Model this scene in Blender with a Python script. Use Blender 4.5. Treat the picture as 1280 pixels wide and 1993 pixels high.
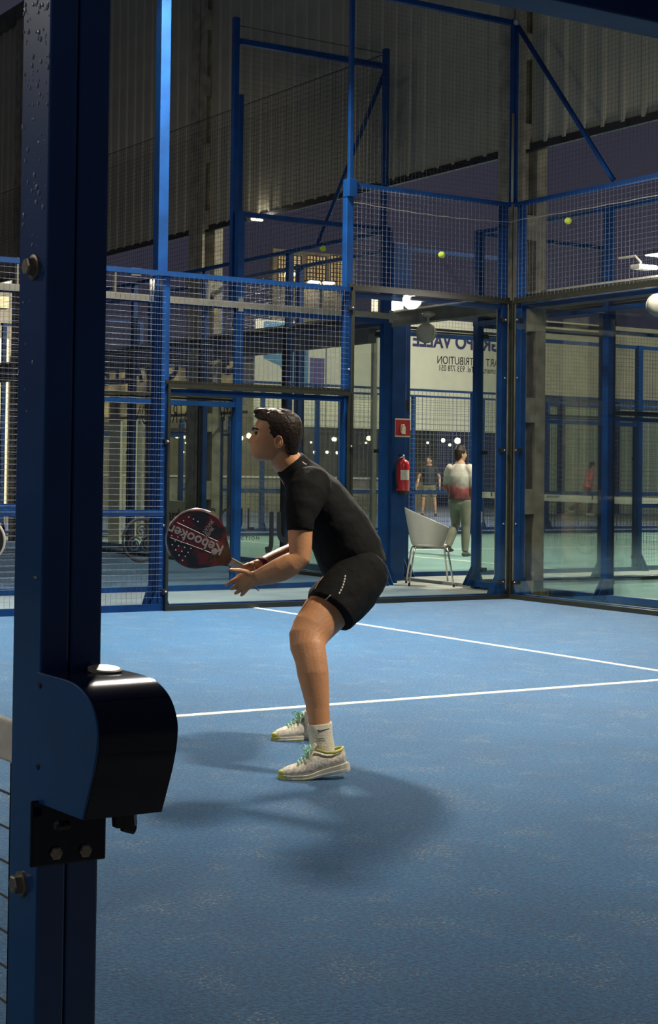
import bpy, bmesh, math, random
from mathutils import Vector, Matrix
from mathutils.bvhtree import BVHTree
random.seed(7)
for o in list(bpy.data.objects): bpy.data.objects.remove(o, do_unlink=True)
scene = bpy.context.scene
C = scene.collection

# ------------------------------------------------------------------ camera
W_, H_ = 1280.0, 1993.0
CAM = Vector((-0.7292, -1.6321, 1.2345)); YAW, PITCH, ROLL = 0.5022, 0.0218, 0.015
FPX, OX, OY = 2967.17, -381.61, -146.10
fw = Vector((math.sin(YAW)*math.cos(PITCH), math.cos(YAW)*math.cos(PITCH), math.sin(PITCH)))
r0 = Vector((math.cos(YAW), -math.sin(YAW), 0)); u0 = r0.cross(fw)
rt = r0*math.cos(ROLL) + u0*math.sin(ROLL); up = u0*math.cos(ROLL) - r0*math.sin(ROLL)
cd = bpy.data.cameras.new('camera'); cam = bpy.data.objects.new('camera', cd); C.objects.link(cam)
cd.sensor_fit = 'VERTICAL'; cd.sensor_height = 36.0; cd.lens = FPX/H_*36.0
cd.shift_x = -OX/H_; cd.shift_y = OY/H_
cd.clip_start = 0.05; cd.clip_end = 300
cam.matrix_world = Matrix(((rt.x, up.x, -fw.x, CAM.x), (rt.y, up.y, -fw.y, CAM.y), (rt.z, up.z, -fw.z, CAM.z), (0, 0, 0, 1)))
scene.camera = cam
def ray(px, py): return fw + rt*((px-640-OX)/FPX) - up*((py-996.5-OY)/FPX)
def P(px, py, d): return CAM + ray(px, py)*d                     # point at depth d
def PL(px, py, ax, v):                                           # point on the plane axis = v
    d = ray(px, py); return CAM + d*((v-CAM[ax])/d[ax])

# ------------------------------------------------------------------ sky, exposure
world = bpy.data.worlds.new('dusk'); scene.world = world; world.use_nodes = True
bg = world.node_tree.nodes['Background']; bg.inputs[0].default_value = (0.030, 0.029, 0.046, 1); bg.inputs[1].default_value = 1.0
vs = scene.view_settings; vs.view_transform = 'Standard'; vs.look = 'None'; vs.gamma = 1.0; vs.use_curve_mapping = False
vs.exposure = 0.0

# ------------------------------------------------------------------ lights (floodlight heads are built with their masts below)
def area(name, loc, target, size, power, col, shape='DISK', spread=math.pi):
    l = bpy.data.lights.new(name, 'AREA'); l.shape = shape; l.size = size; l.energy = power; l.color = col; l.spread = spread
    o = bpy.data.objects.new(name, l); C.objects.link(o); o.location = loc
    o.rotation_euler = (Vector(target)-Vector(loc)).to_track_quat('-Z', 'Y').to_euler(); return o
WARM = (1.0, 0.92, 0.78); COOL = (0.93, 0.97, 1.0)
FLOODS = [  # mast foot x,y, aim, power
    ((6.0, 10.15), (5.8, 7.2, 0), 1010, 6.30, 2.3),
    ((6.0, -0.15), (4.6, 6.6, 0.0), 270, 6.30, 1.65),
    ((-6.0, -0.15), (-2.5, 6.0, 0), 90, 6.30, 3.1),
    ((-6.0, 10.15), (-1.0, 4.5, 0), 190, 6.30, 3.1),
    ((6.0, 12.02), (5.0, 17.0, 0), 70, 6.30, 3.1),
]
for (fx, fy), aim, pw, fz, spr_ in FLOODS:
    sgn = -1 if aim[1] < fy else 1
    area('floodlight_beam', (fx, fy+sgn*0.85, fz-0.02), aim, 0.75, pw, WARM, spread=spr_)
HALL = [  # mast foot, aims of its lamp heads, power each
    ((15.0, 12.35), ((17, 18, 0), (14.5, 6, 0)), 1150),
    ((25.0, 12.35), ((23, 18, 0),), 1150),
    ((15.0, 24.08), ((17, 31, 0), (15, 18, 0)), 900),
    ((28.0, 24.08), ((25, 31, 0), (25, 18, 0), (30, 36, 4)), 1200)]
for (fx, fy), aims, pw in HALL:
    for aim in aims:
        area('hall_light_beam', (fx, fy+(0.35 if aim[1] > fy else -0.35), 6.55), aim, 0.5, pw, (1.0, 0.95, 0.80))

area('bar_fill_light', (26, 38.6, 3.44), (26, 38.6, 0), 8.0, 260, (1.0, 0.84, 0.56), 'DISK')  # added light without a fitting, brightens the far bar

# ------------------------------------------------------------------ materials
def mat(name, col, rough=0.5, metal=0.0, emit=None, estr=0.0, spec=0.5, var=0.0, vscale=8.0, bump=0.0, bscale=40.0, trans=None, coat=0.0):
    m = bpy.data.materials.new(name); m.use_nodes = True
    nt = m.node_tree; b = nt.nodes['Principled BSDF']
    b.inputs['Base Color'].default_value = (*col, 1); b.inputs['Roughness'].default_value = rough
    b.inputs['Metallic'].default_value = metal; b.inputs['Specular IOR Level'].default_value = spec
    b.inputs['Coat Weight'].default_value = coat
    if emit: b.inputs['Emission Color'].default_value = (*emit, 1); b.inputs['Emission Strength'].default_value = estr
    tc = nt.nodes.new('ShaderNodeTexCoord')
    if var:
        n = nt.nodes.new('ShaderNodeTexNoise'); n.inputs['Scale'].default_value = vscale; n.inputs['Detail'].default_value = 5
        nt.links.new(tc.outputs['Object'], n.inputs['Vector'])
        rp = nt.nodes.new('ShaderNodeValToRGB'); e = rp.color_ramp.elements
        e[0].position = 0.3; e[1].position = 0.7
        e[0].color = (*[c*(1-var) for c in col], 1); e[1].color = (*[min(1, c*(1+var)) for c in col], 1)
        nt.links.new(n.outputs['Fac'], rp.inputs[0]); nt.links.new(rp.outputs[0], b.inputs['Base Color'])
    if bump:
        n = nt.nodes.new('ShaderNodeTexNoise'); n.inputs['Scale'].default_value = bscale; n.inputs['Detail'].default_value = 4
        nt.links.new(tc.outputs['Object'], n.inputs['Vector'])
        bp = nt.nodes.new('ShaderNodeBump'); bp.inputs['Strength'].default_value = bump; bp.inputs['Distance'].default_value = 0.01
        nt.links.new(n.outputs['Fac'], bp.inputs['Height']); nt.links.new(bp.outputs[0], b.inputs['Normal'])
    return m
def glassmat(name, tint, refl=1.0):
    m = bpy.data.materials.new(name); m.use_nodes = True; nt = m.node_tree; nt.nodes.clear()
    out = nt.nodes.new('ShaderNodeOutputMaterial'); mx = nt.nodes.new('ShaderNodeMixShader'); t = nt.nodes.new('ShaderNodeBsdfTransparent')
    g = nt.nodes.new('ShaderNodeBsdfGlossy'); fr = nt.nodes.new('ShaderNodeFresnel'); ml = nt.nodes.new('ShaderNodeMath'); ml.operation = 'MULTIPLY'
    t.inputs[0].default_value = (*tint, 1); g.inputs['Roughness'].default_value = 0.02; fr.inputs['IOR'].default_value = 1.45; ml.inputs[1].default_value = refl
    nt.links.new(fr.outputs[0], ml.inputs[0]); nt.links.new(ml.outputs[0], mx.inputs[0]); nt.links.new(t.outputs[0], mx.inputs[1]); nt.links.new(g.outputs[0], mx.inputs[2]); nt.links.new(mx.outputs[0], out.inputs[0])
    return m
def clothmat(name, col):
    m = bpy.data.materials.new(name); m.use_nodes = True; nt = m.node_tree; nt.nodes.clear(); L = nt.links.new
    out = nt.nodes.new('ShaderNodeOutputMaterial'); mx = nt.nodes.new('ShaderNodeMixShader'); d = nt.nodes.new('ShaderNodeBsdfDiffuse'); t = nt.nodes.new('ShaderNodeBsdfTranslucent')
    tc = nt.nodes.new('ShaderNodeTexCoord'); n = nt.nodes.new('ShaderNodeTexNoise'); n.inputs['Scale'].default_value = 1.7; L(tc.outputs['Object'], n.inputs['Vector'])
    r = nt.nodes.new('ShaderNodeValToRGB'); e = r.color_ramp.elements; e[0].position = 0.3; e[1].position = 0.7; e[0].color = (*[c*0.35 for c in col], 1); e[1].color = (*col, 1); L(n.outputs['Fac'], r.inputs[0])
    for b in (d, t): L(r.outputs[0], b.inputs[0])
    mx.inputs[0].default_value = 0.7; L(d.outputs[0], mx.inputs[1]); L(t.outputs[0], mx.inputs[2]); L(mx.outputs[0], out.inputs[0]); return m
def turf(name, a, b_, speck, sfac=0.5):
    m = bpy.data.materials.new(name); m.use_nodes = True; nt = m.node_tree; L = nt.links.new
    b = nt.nodes['Principled BSDF']; b.inputs['Roughness'].default_value = 0.85; b.inputs['Specular IOR Level'].default_value = 0.12
    b.inputs['Sheen Weight'].default_value = 0.32; b.inputs['Sheen Roughness'].default_value = 0.5; b.inputs['Sheen Tint'].default_value = (0.92, 0.96, 1, 1)
    tc = nt.nodes.new('ShaderNodeTexCoord')
    def noise(s, d=6, r=0.65):
        n = nt.nodes.new('ShaderNodeTexNoise'); n.inputs['Scale'].default_value = s; n.inputs['Detail'].default_value = d; n.inputs['Roughness'].default_value = r; L(tc.outputs['Object'], n.inputs['Vector']); return n
    def ramp(n, p0, p1, c0, c1):
        r = nt.nodes.new('ShaderNodeValToRGB'); e = r.color_ramp.elements; e[0].position = p0; e[1].position = p1; e[0].color = (*c0, 1); e[1].color = (*c1, 1); L(n.outputs['Fac'], r.inputs[0]); return r
    fine = noise(75, 4, 0.85); big = noise(1.6, 6, 0.6); sp = noise(95, 3, 0.8); patch = noise(4.5, 4, 0.7)
    base = ramp(fine, 0.42, 0.60, a, b_)
    bigr = ramp(big, 0.3, 0.7, (0.86,)*3, (1.12,)*3)
    mul = nt.nodes.new('ShaderNodeMix'); mul.data_type = 'RGBA'; mul.blend_type = 'MULTIPLY'; mul.inputs[0].default_value = 1
    L(base.outputs[0], mul.inputs[6]); L(bigr.outputs[0], mul.inputs[7])
    spr = ramp(sp, 0.55, 0.62, (0,)*3, (1,)*3); pr = ramp(patch, 0.52, 0.63, (0.03,)*3, (1,)*3)
    mm = nt.nodes.new('ShaderNodeMath'); mm.operation = 'MULTIPLY'; L(spr.outputs[0], mm.inputs[0]); L(pr.outputs[0], mm.inputs[1])
    m2 = nt.nodes.new('ShaderNodeMath'); m2.operation = 'MULTIPLY'; L(mm.outputs[0], m2.inputs[0]); m2.inputs[1].default_value = sfac
    mx = nt.nodes.new('ShaderNodeMix'); mx.data_type = 'RGBA'; L(m2.outputs[0], mx.inputs[0]); L(mul.outputs[2], mx.inputs[6]); mx.inputs[7].default_value = (*speck, 1)
    L(mx.outputs[2], b.inputs['Base Color'])
    bp = nt.nodes.new('ShaderNodeBump'); bp.inputs['Strength'].default_value = 0.9; bp.inputs['Distance'].default_value = 0.016; L(fine.outputs['Fac'], bp.inputs['Height']); L(bp.outputs[0], b.inputs['Normal'])
    return m
M = {}
M['turf'] = turf('blue_turf', (0.001, 0.058, 0.175), (0.010, 0.185, 0.415), (0.46, 0.46, 0.38), 0.8)
M['teal'] = turf('teal_turf', (0.17, 0.33, 0.315), (0.23, 0.41, 0.385), (0.5, 0.55, 0.5), 0.3)
M['violet'] = turf('violet_turf', (0.075, 0.105, 0.25), (0.12, 0.16, 0.34), (0.4, 0.4, 0.5), 0.2)
M['line'] = mat('line_white', (0.80, 0.79, 0.66), 0.8, var=0.10, vscale=60)
M['blue'] = mat('blue_paint', (0.0015, 0.036, 0.145), 0.50, spec=0.25, var=0.25, vscale=5)
M['bluedk'] = mat('blue_paint_wet', (0.004, 0.055, 0.19), 0.30, var=0.15, vscale=9, coat=0.3)
M['navy'] = mat('navy_paint', (0.003, 0.008, 0.028), 0.13, spec=0.35, var=0.1, vscale=20)
M['galv'] = mat('galvanised', (0.27, 0.26, 0.21), 0.45, 0.2, var=0.12, vscale=12)
M['wire'] = mat('galvanised_wire', (0.11, 0.13, 0.18), 0.45, 0.3)
M['net'] = mat('dark_netting', (0.030, 0.034, 0.036), 0.8)
M['trim'] = mat('dark_glass_edge', (0.020, 0.021, 0.014), 0.35, var=0.2, vscale=15)
M['black'] = mat('black_plastic', (0.012, 0.012, 0.014), 0.4)
M['steel'] = mat('steel', (0.62, 0.60, 0.56), 0.25, 0.9, var=0.15, vscale=60)
M['boltdk'] = mat('dull_bolt', (0.30, 0.27, 0.20), 0.4, 0.7, var=0.3, vscale=90)
M['glass'] = glassmat('court_glass', (0.955, 0.972, 0.955), 0.30)
M['conc'] = mat('pillar_concrete', (0.24, 0.22, 0.16), 0.9, var=0.30, vscale=7, bump=0.6, bscale=25)
M['beamc'] = mat('beam_concrete', (0.09, 0.09, 0.075), 0.85, var=0.25, vscale=4, bump=0.3)
M['slab'] = mat('concrete_slab', (0.27, 0.28, 0.26), 0.9, var=0.2, vscale=2.5, bump=0.3, bscale=60)
M['kerb'] = mat('kerb_concrete', (0.20, 0.20, 0.17), 0.9, var=0.25, vscale=9)
M['clad'] = mat('cladding_metal', (0.33, 0.31, 0.23), 0.55, 0.0, var=0.10, vscale=2.2)
M['cladrib'] = mat('cladding_rib', (0.40, 0.385, 0.31), 0.45, 0.2)
M['white'] = mat('white_board', (0.52, 0.505, 0.42), 0.7, var=0.05, vscale=3)
M['cream'] = mat('cream_wall', (0.62, 0.59, 0.42), 0.8, var=0.12, vscale=2)
M['palegreen'] = mat('pale_green_panel', (0.42, 0.47, 0.33), 0.5, var=0.08, vscale=3)
M['ink'] = mat('violet_lettering', (0.030, 0.028, 0.10), 0.6)
M['inkblk'] = mat('black_lettering', (0.012, 0.014, 0.016), 0.6)
M['posterblue'] = mat('poster_blue', (0.04, 0.16, 0.30), 0.6, var=0.1)
M['posterviolet'] = mat('poster_violet', (0.06, 0.045, 0.16), 0.6, var=0.1)
M['shell'] = mat('chair_shell', (0.62, 0.60, 0.52), 0.35, var=0.04)
M['red'] = mat('extinguisher_red', (0.55, 0.012, 0.020), 0.25, coat=0.5, var=0.08)
M['signred'] = mat('sign_red', (0.45, 0.014, 0.018), 0.6)
M['signcream'] = mat('sign_cream', (0.80, 0.74, 0.52), 0.6)
M['paper'] = mat('paper_label', (0.62, 0.58, 0.50), 0.7, var=0.3, vscale=70)
M['rubber'] = mat('black_rubber', (0.012, 0.012, 0.012), 0.6)
M['ball'] = mat('ball_felt', (0.48, 0.62, 0.06), 0.95, var=0.15, vscale=40, bump=0.5, bscale=200)
M['wood'] = mat('bar_dark', (0.24, 0.215, 0.155), 0.7, var=0.3, vscale=2)
M['lampglow'] = mat('lamp_glow', (1, 0.95, 0.8), 0.5, emit=(1.0, 0.90, 0.68), estr=14)
M['bulb'] = mat('bulb_glow', (1, 0.9, 0.6), 0.5, emit=(1.0, 0.86, 0.55), estr=9)
M['strip'] = mat('lit_strip', (1, 0.9, 0.7), 0.5, emit=(1.0, 0.85, 0.55), estr=1.2)
M['neon'] = mat('neon_blue', (0.1, 0.1, 1), 0.5, emit=(0.10, 0.08, 1.0), estr=5)
M['winwarm'] = mat('warm_window', (0.9, 0.7, 0.35), 0.5, emit=(1.0, 0.62, 0.25), estr=0.16)
M['winbright'] = mat('bright_window', (0.9, 0.8, 0.5), 0.5, emit=(1.0, 0.80, 0.45), estr=0.75)
M['lens'] = mat('lamp_lens', (0.9, 0.9, 0.85), 0.3, emit=(1.0, 0.92, 0.78), estr=10)
M['grass'] = mat('dry_grass', (0.34, 0.32, 0.12), 0.9, var=0.3, vscale=30)
M['grey'] = mat('lamp_grey', (0.26, 0.25, 0.20), 0.5, var=0.1, vscale=20)

# ------------------------------------------------------------------ object helpers
ORG = {}
def setp(o, label=None, cat=None, group=None, kind=None):
    if label: o['label'] = label
    if cat: o['category'] = cat
    if group: o['group'] = group
    if kind: o['kind'] = kind
    return o
def thing(name, label, cat, loc, group=None, kind=None):
    o = bpy.data.objects.new(name, None); C.objects.link(o); o.location = loc; o.empty_display_size = 0.1
    ORG[o.name] = Vector(loc); return setp(o, label, cat, group, kind)
class MB:
    def __init__(s): s.v = []; s.f = []
    def add(s, vs_, fs):
        n = len(s.v); s.v += [tuple(v) for v in vs_]; s.f += [tuple(i+n for i in f) for f in fs]; return s
    def box(s, a, b):
        x0, x1 = sorted((a[0], b[0])); y0, y1 = sorted((a[1], b[1])); z0, z1 = sorted((a[2], b[2]))
        return s.add([(x0,y0,z0),(x1,y0,z0),(x1,y1,z0),(x0,y1,z0),(x0,y0,z1),(x1,y0,z1),(x1,y1,z1),(x0,y1,z1)],
                     [(0,3,2,1),(4,5,6,7),(0,1,5,4),(1,2,6,5),(2,3,7,6),(3,0,4,7)])
    def beam(s, p, q, w, h, upv=(0,0,1)):
        p, q = Vector(p), Vector(q); t = (q-p).normalized(); u = Vector(upv)
        if abs(t.dot(u)) > 0.98: u = Vector((1,0,0))
        a = t.cross(u).normalized()*w/2; b = a.cross(t).normalized()*h/2
        return s.add([p-a-b,p+a-b,p+a+b,p-a+b,q-a-b,q+a-b,q+a+b,q-a+b],[(0,3,2,1),(4,5,6,7),(0,1,5,4),(1,2,6,5),(2,3,7,6),(3,0,4,7)])
    def rod(s, p, q, r, n=4):
        return s.tube([p, q], [r, r], n)
    def tube(s, pts, rs, n=10, cap=True):
        pts = [Vector(p) for p in pts]; k = len(pts); a = None; vs_ = []; fs = []
        if not isinstance(rs, (list, tuple)): rs = [rs]*k
        for i, p in enumerate(pts):
            t = (pts[min(i+1, k-1)]-pts[max(i-1, 0)]).normalized()
            if a is None:
                u = Vector((0,0,1)) if abs(t.z) < 0.9 else Vector((1,0,0)); a = t.cross(u).normalized()
            else: a = (a - t*a.dot(t)).normalized()
            b = t.cross(a)
            for j in range(n):
                th = 2*math.pi*(j+0.5)/n; vs_.append(p + (a*math.cos(th)+b*math.sin(th))*rs[i])
        for i in range(k-1):
            for j in range(n):
                j2 = (j+1) % n; fs.append((i*n+j, i*n+j2, (i+1)*n+j2, (i+1)*n+j))
        if cap: fs += [tuple(range(n-1, -1, -1)), tuple(range((k-1)*n, k*n))]
        return s.add(vs_, fs)
    def loft(s, secs, U, n=20, e=2.0, round_ends=(True, True)):
        """secs: (centre, a along U, b across); closed, ends rounded off"""
        secs = [(Vector(c), a, b) for c, a, b in secs]; U = Vector(U).normalized()
        def tang(i): return (secs[min(i+1, len(secs)-1)][0]-secs[max(i-1, 0)][0]).normalized()
        T = [tang(i) for i in range(len(secs))]
        full = [(c, a, b, T[i]) for i, (c, a, b) in enumerate(secs)]
        if round_ends[0]:
            c, a, b, t = full[0]; m = min(a, b)*0.8
            full = [(c-t*m*math.sin(w), a*math.cos(w), b*math.cos(w), t) for w in (1.45, 1.0, 0.5)] + full
        if round_ends[1]:
            c, a, b, t = full[-1]; m = min(a, b)*0.8
            full += [(c+t*m*math.sin(w), a*math.cos(w), b*math.cos(w), t) for w in (0.5, 1.0, 1.45)]
        vs_ = []; fs = []; k = len(full)
        for c, a, b, t in full:
            uu = (U - t*U.dot(t)).normalized(); vv = t.cross(uu)
            for j in range(n):
                th = 2*math.pi*j/n; cx, sx = math.cos(th), math.sin(th)
                if e != 2.0: cx = math.copysign(abs(cx)**(2/e), cx); sx = math.copysign(abs(sx)**(2/e), sx)
                vs_.append(c + uu*a*cx + vv*b*sx)
        for i in range(k-1):
            for j in range(n):
                j2 = (j+1) % n; fs.append((i*n+j, i*n+j2, (i+1)*n+j2, (i+1)*n+j))
        fs += [tuple(range(n-1, -1, -1)), tuple(range((k-1)*n, k*n))]
        return s.add(vs_, fs)
    def lathe(s, o, axis, prof, n=20):
        o = Vector(o); t = Vector(axis).normalized(); u = Vector((0,0,1)) if abs(t.z) < 0.9 else Vector((1,0,0)); a = t.cross(u).normalized(); b = t.cross(a)
        vs_ = []; fs = []
        for h, r in prof:
            for j in range(n):
                th = 2*math.pi*j/n; vs_.append(o + t*h + (a*math.cos(th)+b*math.sin(th))*max(r, 1e-4))
        k = len(prof)
        for i in range(k-1):
            for j in range(n):
                j2 = (j+1) % n; fs.append((i*n+j, i*n+j2, (i+1)*n+j2, (i+1)*n+j))
        fs += [tuple(range(n-1, -1, -1)), tuple(range((k-1)*n, k*n))]
        return s.add(vs_, fs)
    def ball(s, c, rx, ry=None, rz=None, n=14, k=9):
        ry = ry or rx; rz = rz or rx; c = Vector(c); vs_ = []; fs = []
        for i in range(k+1):
            ph = -math.pi/2 + math.pi*i/k
            for j in range(n):
                th = 2*math.pi*j/n; q = max(math.cos(ph), 0.02); vs_.append(c+Vector((rx*q*math.cos(th), ry*q*math.sin(th), rz*math.sin(ph))))
        for i in range(k):
            for j in range(n):
                j2 = (j+1) % n; fs.append((i*n+j, i*n+j2, (i+1)*n+j2, (i+1)*n+j))
        fs += [tuple(range(n-1, -1, -1)), tuple(range(k*n, (k+1)*n))]
        return s.add(vs_, fs)
    def prism(s, poly, d):
        """poly: list of 3D points (planar), d: extrusion vector"""
        poly = [Vector(p) for p in poly]; d = Vector(d); n = len(poly)
        fs = [tuple(range(n-1, -1, -1)), tuple(range(n, 2*n))]+[(i, (i+1) % n, n+(i+1) % n, n+i) for i in range(n)]
        return s.add(poly+[p+d for p in poly], fs)
    def mesh(s, name, off=Vector((0,0,0)), smooth=False, sharp=None):
        me = bpy.data.meshes.new(name); me.from_pydata([tuple(Vector(v)-off) for v in s.v], [], s.f); me.update()
        bm = bmesh.new(); bm.from_mesh(me); bmesh.ops.recalc_face_normals(bm, faces=bm.faces); bm.to_mesh(me); bm.free()
        if smooth: me.polygons.foreach_set('use_smooth', [True]*len(me.polygons))
        return me
    def build(s, name, material, parent=None, smooth=False, bevel=0.0, kind=None, label=None):
        off = ORG[parent.name] if parent is not None else Vector((0,0,0))
        o = bpy.data.objects.new(name, s.mesh(name, off, smooth)); C.objects.link(o)
        o.data.materials.append(material)
        if parent is not None: o.parent = parent; ORG[o.name] = off
        else: ORG[o.name] = Vector((0,0,0))
        if bevel:
            b = o.modifiers.new('bevel', 'BEVEL'); b.width = bevel; b.segments = 2; b.limit_method = 'ANGLE'
        if kind: o['kind'] = kind
        if label: o['label'] = label
        return o
def meshobj(name, me, material, parent=None):
    o = bpy.data.objects.new(name, me); C.objects.link(o)
    if material and not me.materials: me.materials.append(material)
    if parent is not None: o.parent = parent; ORG[o.name] = ORG[parent.name]
    return o
def remeshed(mb, voxel, smooth=3, off=Vector((0,0,0)), name='surface', sf=0.5):
    me = mb.mesh('tmp'); o = bpy.data.objects.new('tmp', me); C.objects.link(o)
    r = o.modifiers.new('r', 'REMESH'); r.mode = 'VOXEL'; r.voxel_size = voxel
    if smooth: q = o.modifiers.new('s', 'SMOOTH'); q.iterations = smooth; q.factor = sf
    dg = bpy.context.evaluated_depsgraph_get(); dg.update()
    out = bpy.data.meshes.new_from_object(o.evaluated_get(dg)); bpy.data.objects.remove(o, do_unlink=True); bpy.data.meshes.remove(me)
    out.name = name; out.transform(Matrix.Translation(-off)); out.polygons.foreach_set('use_smooth', [True]*len(out.polygons)); return out
def textobj(name, body, size, Mx, material, parent=None, depth=0.002, shear=0.0, align='CENTER', bold=0.0, sx=1.0):
    cu = bpy.data.curves.new('t', 'FONT'); cu.body = body; cu.size = size; cu.extrude = depth; cu.align_x = align; cu.align_y = 'CENTER'; cu.shear = shear; cu.offset = bold; cu.resolution_u = 4
    o = bpy.data.objects.new('t', cu); C.objects.link(o); dg = bpy.context.evaluated_depsgraph_get(); dg.update()
    me = bpy.data.meshes.new_from_object(o.evaluated_get(dg)); bpy.data.objects.remove(o, do_unlink=True)
    me.transform(Matrix.Diagonal((sx, 1, 1, 1))); me.transform(Mx)
    if parent is not None: me.transform(Matrix.Translation(-ORG[parent.name]))
    if Mx.to_3x3().determinant()*sx < 0: me.flip_normals()
    me.materials.clear(); me.name = name
    return meshobj(name, me, material, parent)
def frame(o, x, y):
    x = Vector(x).normalized(); y = Vector(y); y = (y - x*y.dot(x)).normalized(); z = x.cross(y); o = Vector(o)
    return Matrix(((x.x, y.x, z.x, o.x), (x.y, y.y, z.y, o.y), (x.z, y.z, z.z, o.z), (0, 0, 0, 1)))

def fit_text(name, body, p0, p1, hgt, axis, v, material, parent, depth=0.004, bold=0.0):
    """flat lettering on the plane axis = v; body runs from pixel p0 to p1, mirrored when p0 is on the right"""
    a, b = PL(*p0, axis, v), PL(*p1, axis, v); cu = bpy.data.curves.new('t', 'FONT'); cu.body = body; cu.size = 1; cu.extrude = 0; cu.offset = bold; cu.resolution_u = 4
    o = bpy.data.objects.new('t', cu); C.objects.link(o); dg = bpy.context.evaluated_depsgraph_get(); dg.update(); me = bpy.data.meshes.new_from_object(o.evaluated_get(dg)); bpy.data.objects.remove(o, do_unlink=True)
    xs = [q.co.x for q in me.vertices]; ys = [q.co.y for q in me.vertices]; x0, x1, y0, y1 = min(xs), max(xs), min(ys), max(ys); off = ORG[parent.name]
    for q in me.vertices:
        t = (q.co.x-x0)/(x1-x0); w = a+(b-a)*t; w.z = (a.z+b.z)/2+((q.co.y-y0)/(y1-y0)-0.5)*hgt; w[axis] = v; q.co = w-off
    me.materials.clear(); me.name = name; return meshobj(name, me, material, parent)
try: scene.cycles.transparent_max_bounces = 48
except Exception: pass

# ================================================================== the ground and the courts
def slab(name, x0, x1, y0, y1, z0, z1, m):
    o = MB().box((x0, y0, z0), (x1, y1, z1)).build(name, M[m]); o['kind'] = 'structure'; return o
slab('ground', -30, 70, -12, 70, -0.30, -0.04, 'slab')
floorA = slab('floor', -10.03, 10.03, -0.03, 10.03, -0.04, 0.0, 'turf')
slab('floor_neighbour', -10, 10.03, 12.02, 22.08, -0.04, 0.0, 'turf')
floorC = slab('floor_hall', 10.97, 31, 13.02, 23.08, -0.04, 0.0, 'teal')
floorD = slab('floor_hall_near', 10.97, 31, 1.6, 11.63, -0.04, 0.0, 'teal')
slab('floor_hall_far', 10.97, 31, 25.0, 35.2, -0.04, 0.0, 'violet')
M['walk'] = mat('walkway', (0.15, 0.21, 0.25), 0.85, var=0.2, vscale=1.6)
slab('path', -10, 10.03, 10.06, 12.0, -0.04, -0.005, 'walk')
slab('path_hall', 11.0, 31, 11.66, 13.0, -0.04, -0.004, 'slab')
slab('path_far', 10.97, 60, 23.1, 24.98, -0.04, -0.004, 'violet')
slab('path_bar', 10.97, 60, 35.22, 60, -0.04, -0.004, 'violet')
def line(name, parent, x0, x1, y0, y1): MB().box((x0, y0, 0.0), (x1, y1, 0.003)).build(name, M['line'], parent)
line('service_line', floorA, 6.925, 6.975, 0, 9.99); line('centre_line', floorA, 0, 7.15, 4.975, 5.025)
line('service_line', floorC, 14.02, 14.08, 13.05, 23.0); line('centre_line', floorC, 13.85, 21, 18.02, 18.08)
line('service_line', floorD, 14.02, 14.08, 1.6, 11.6)

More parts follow.
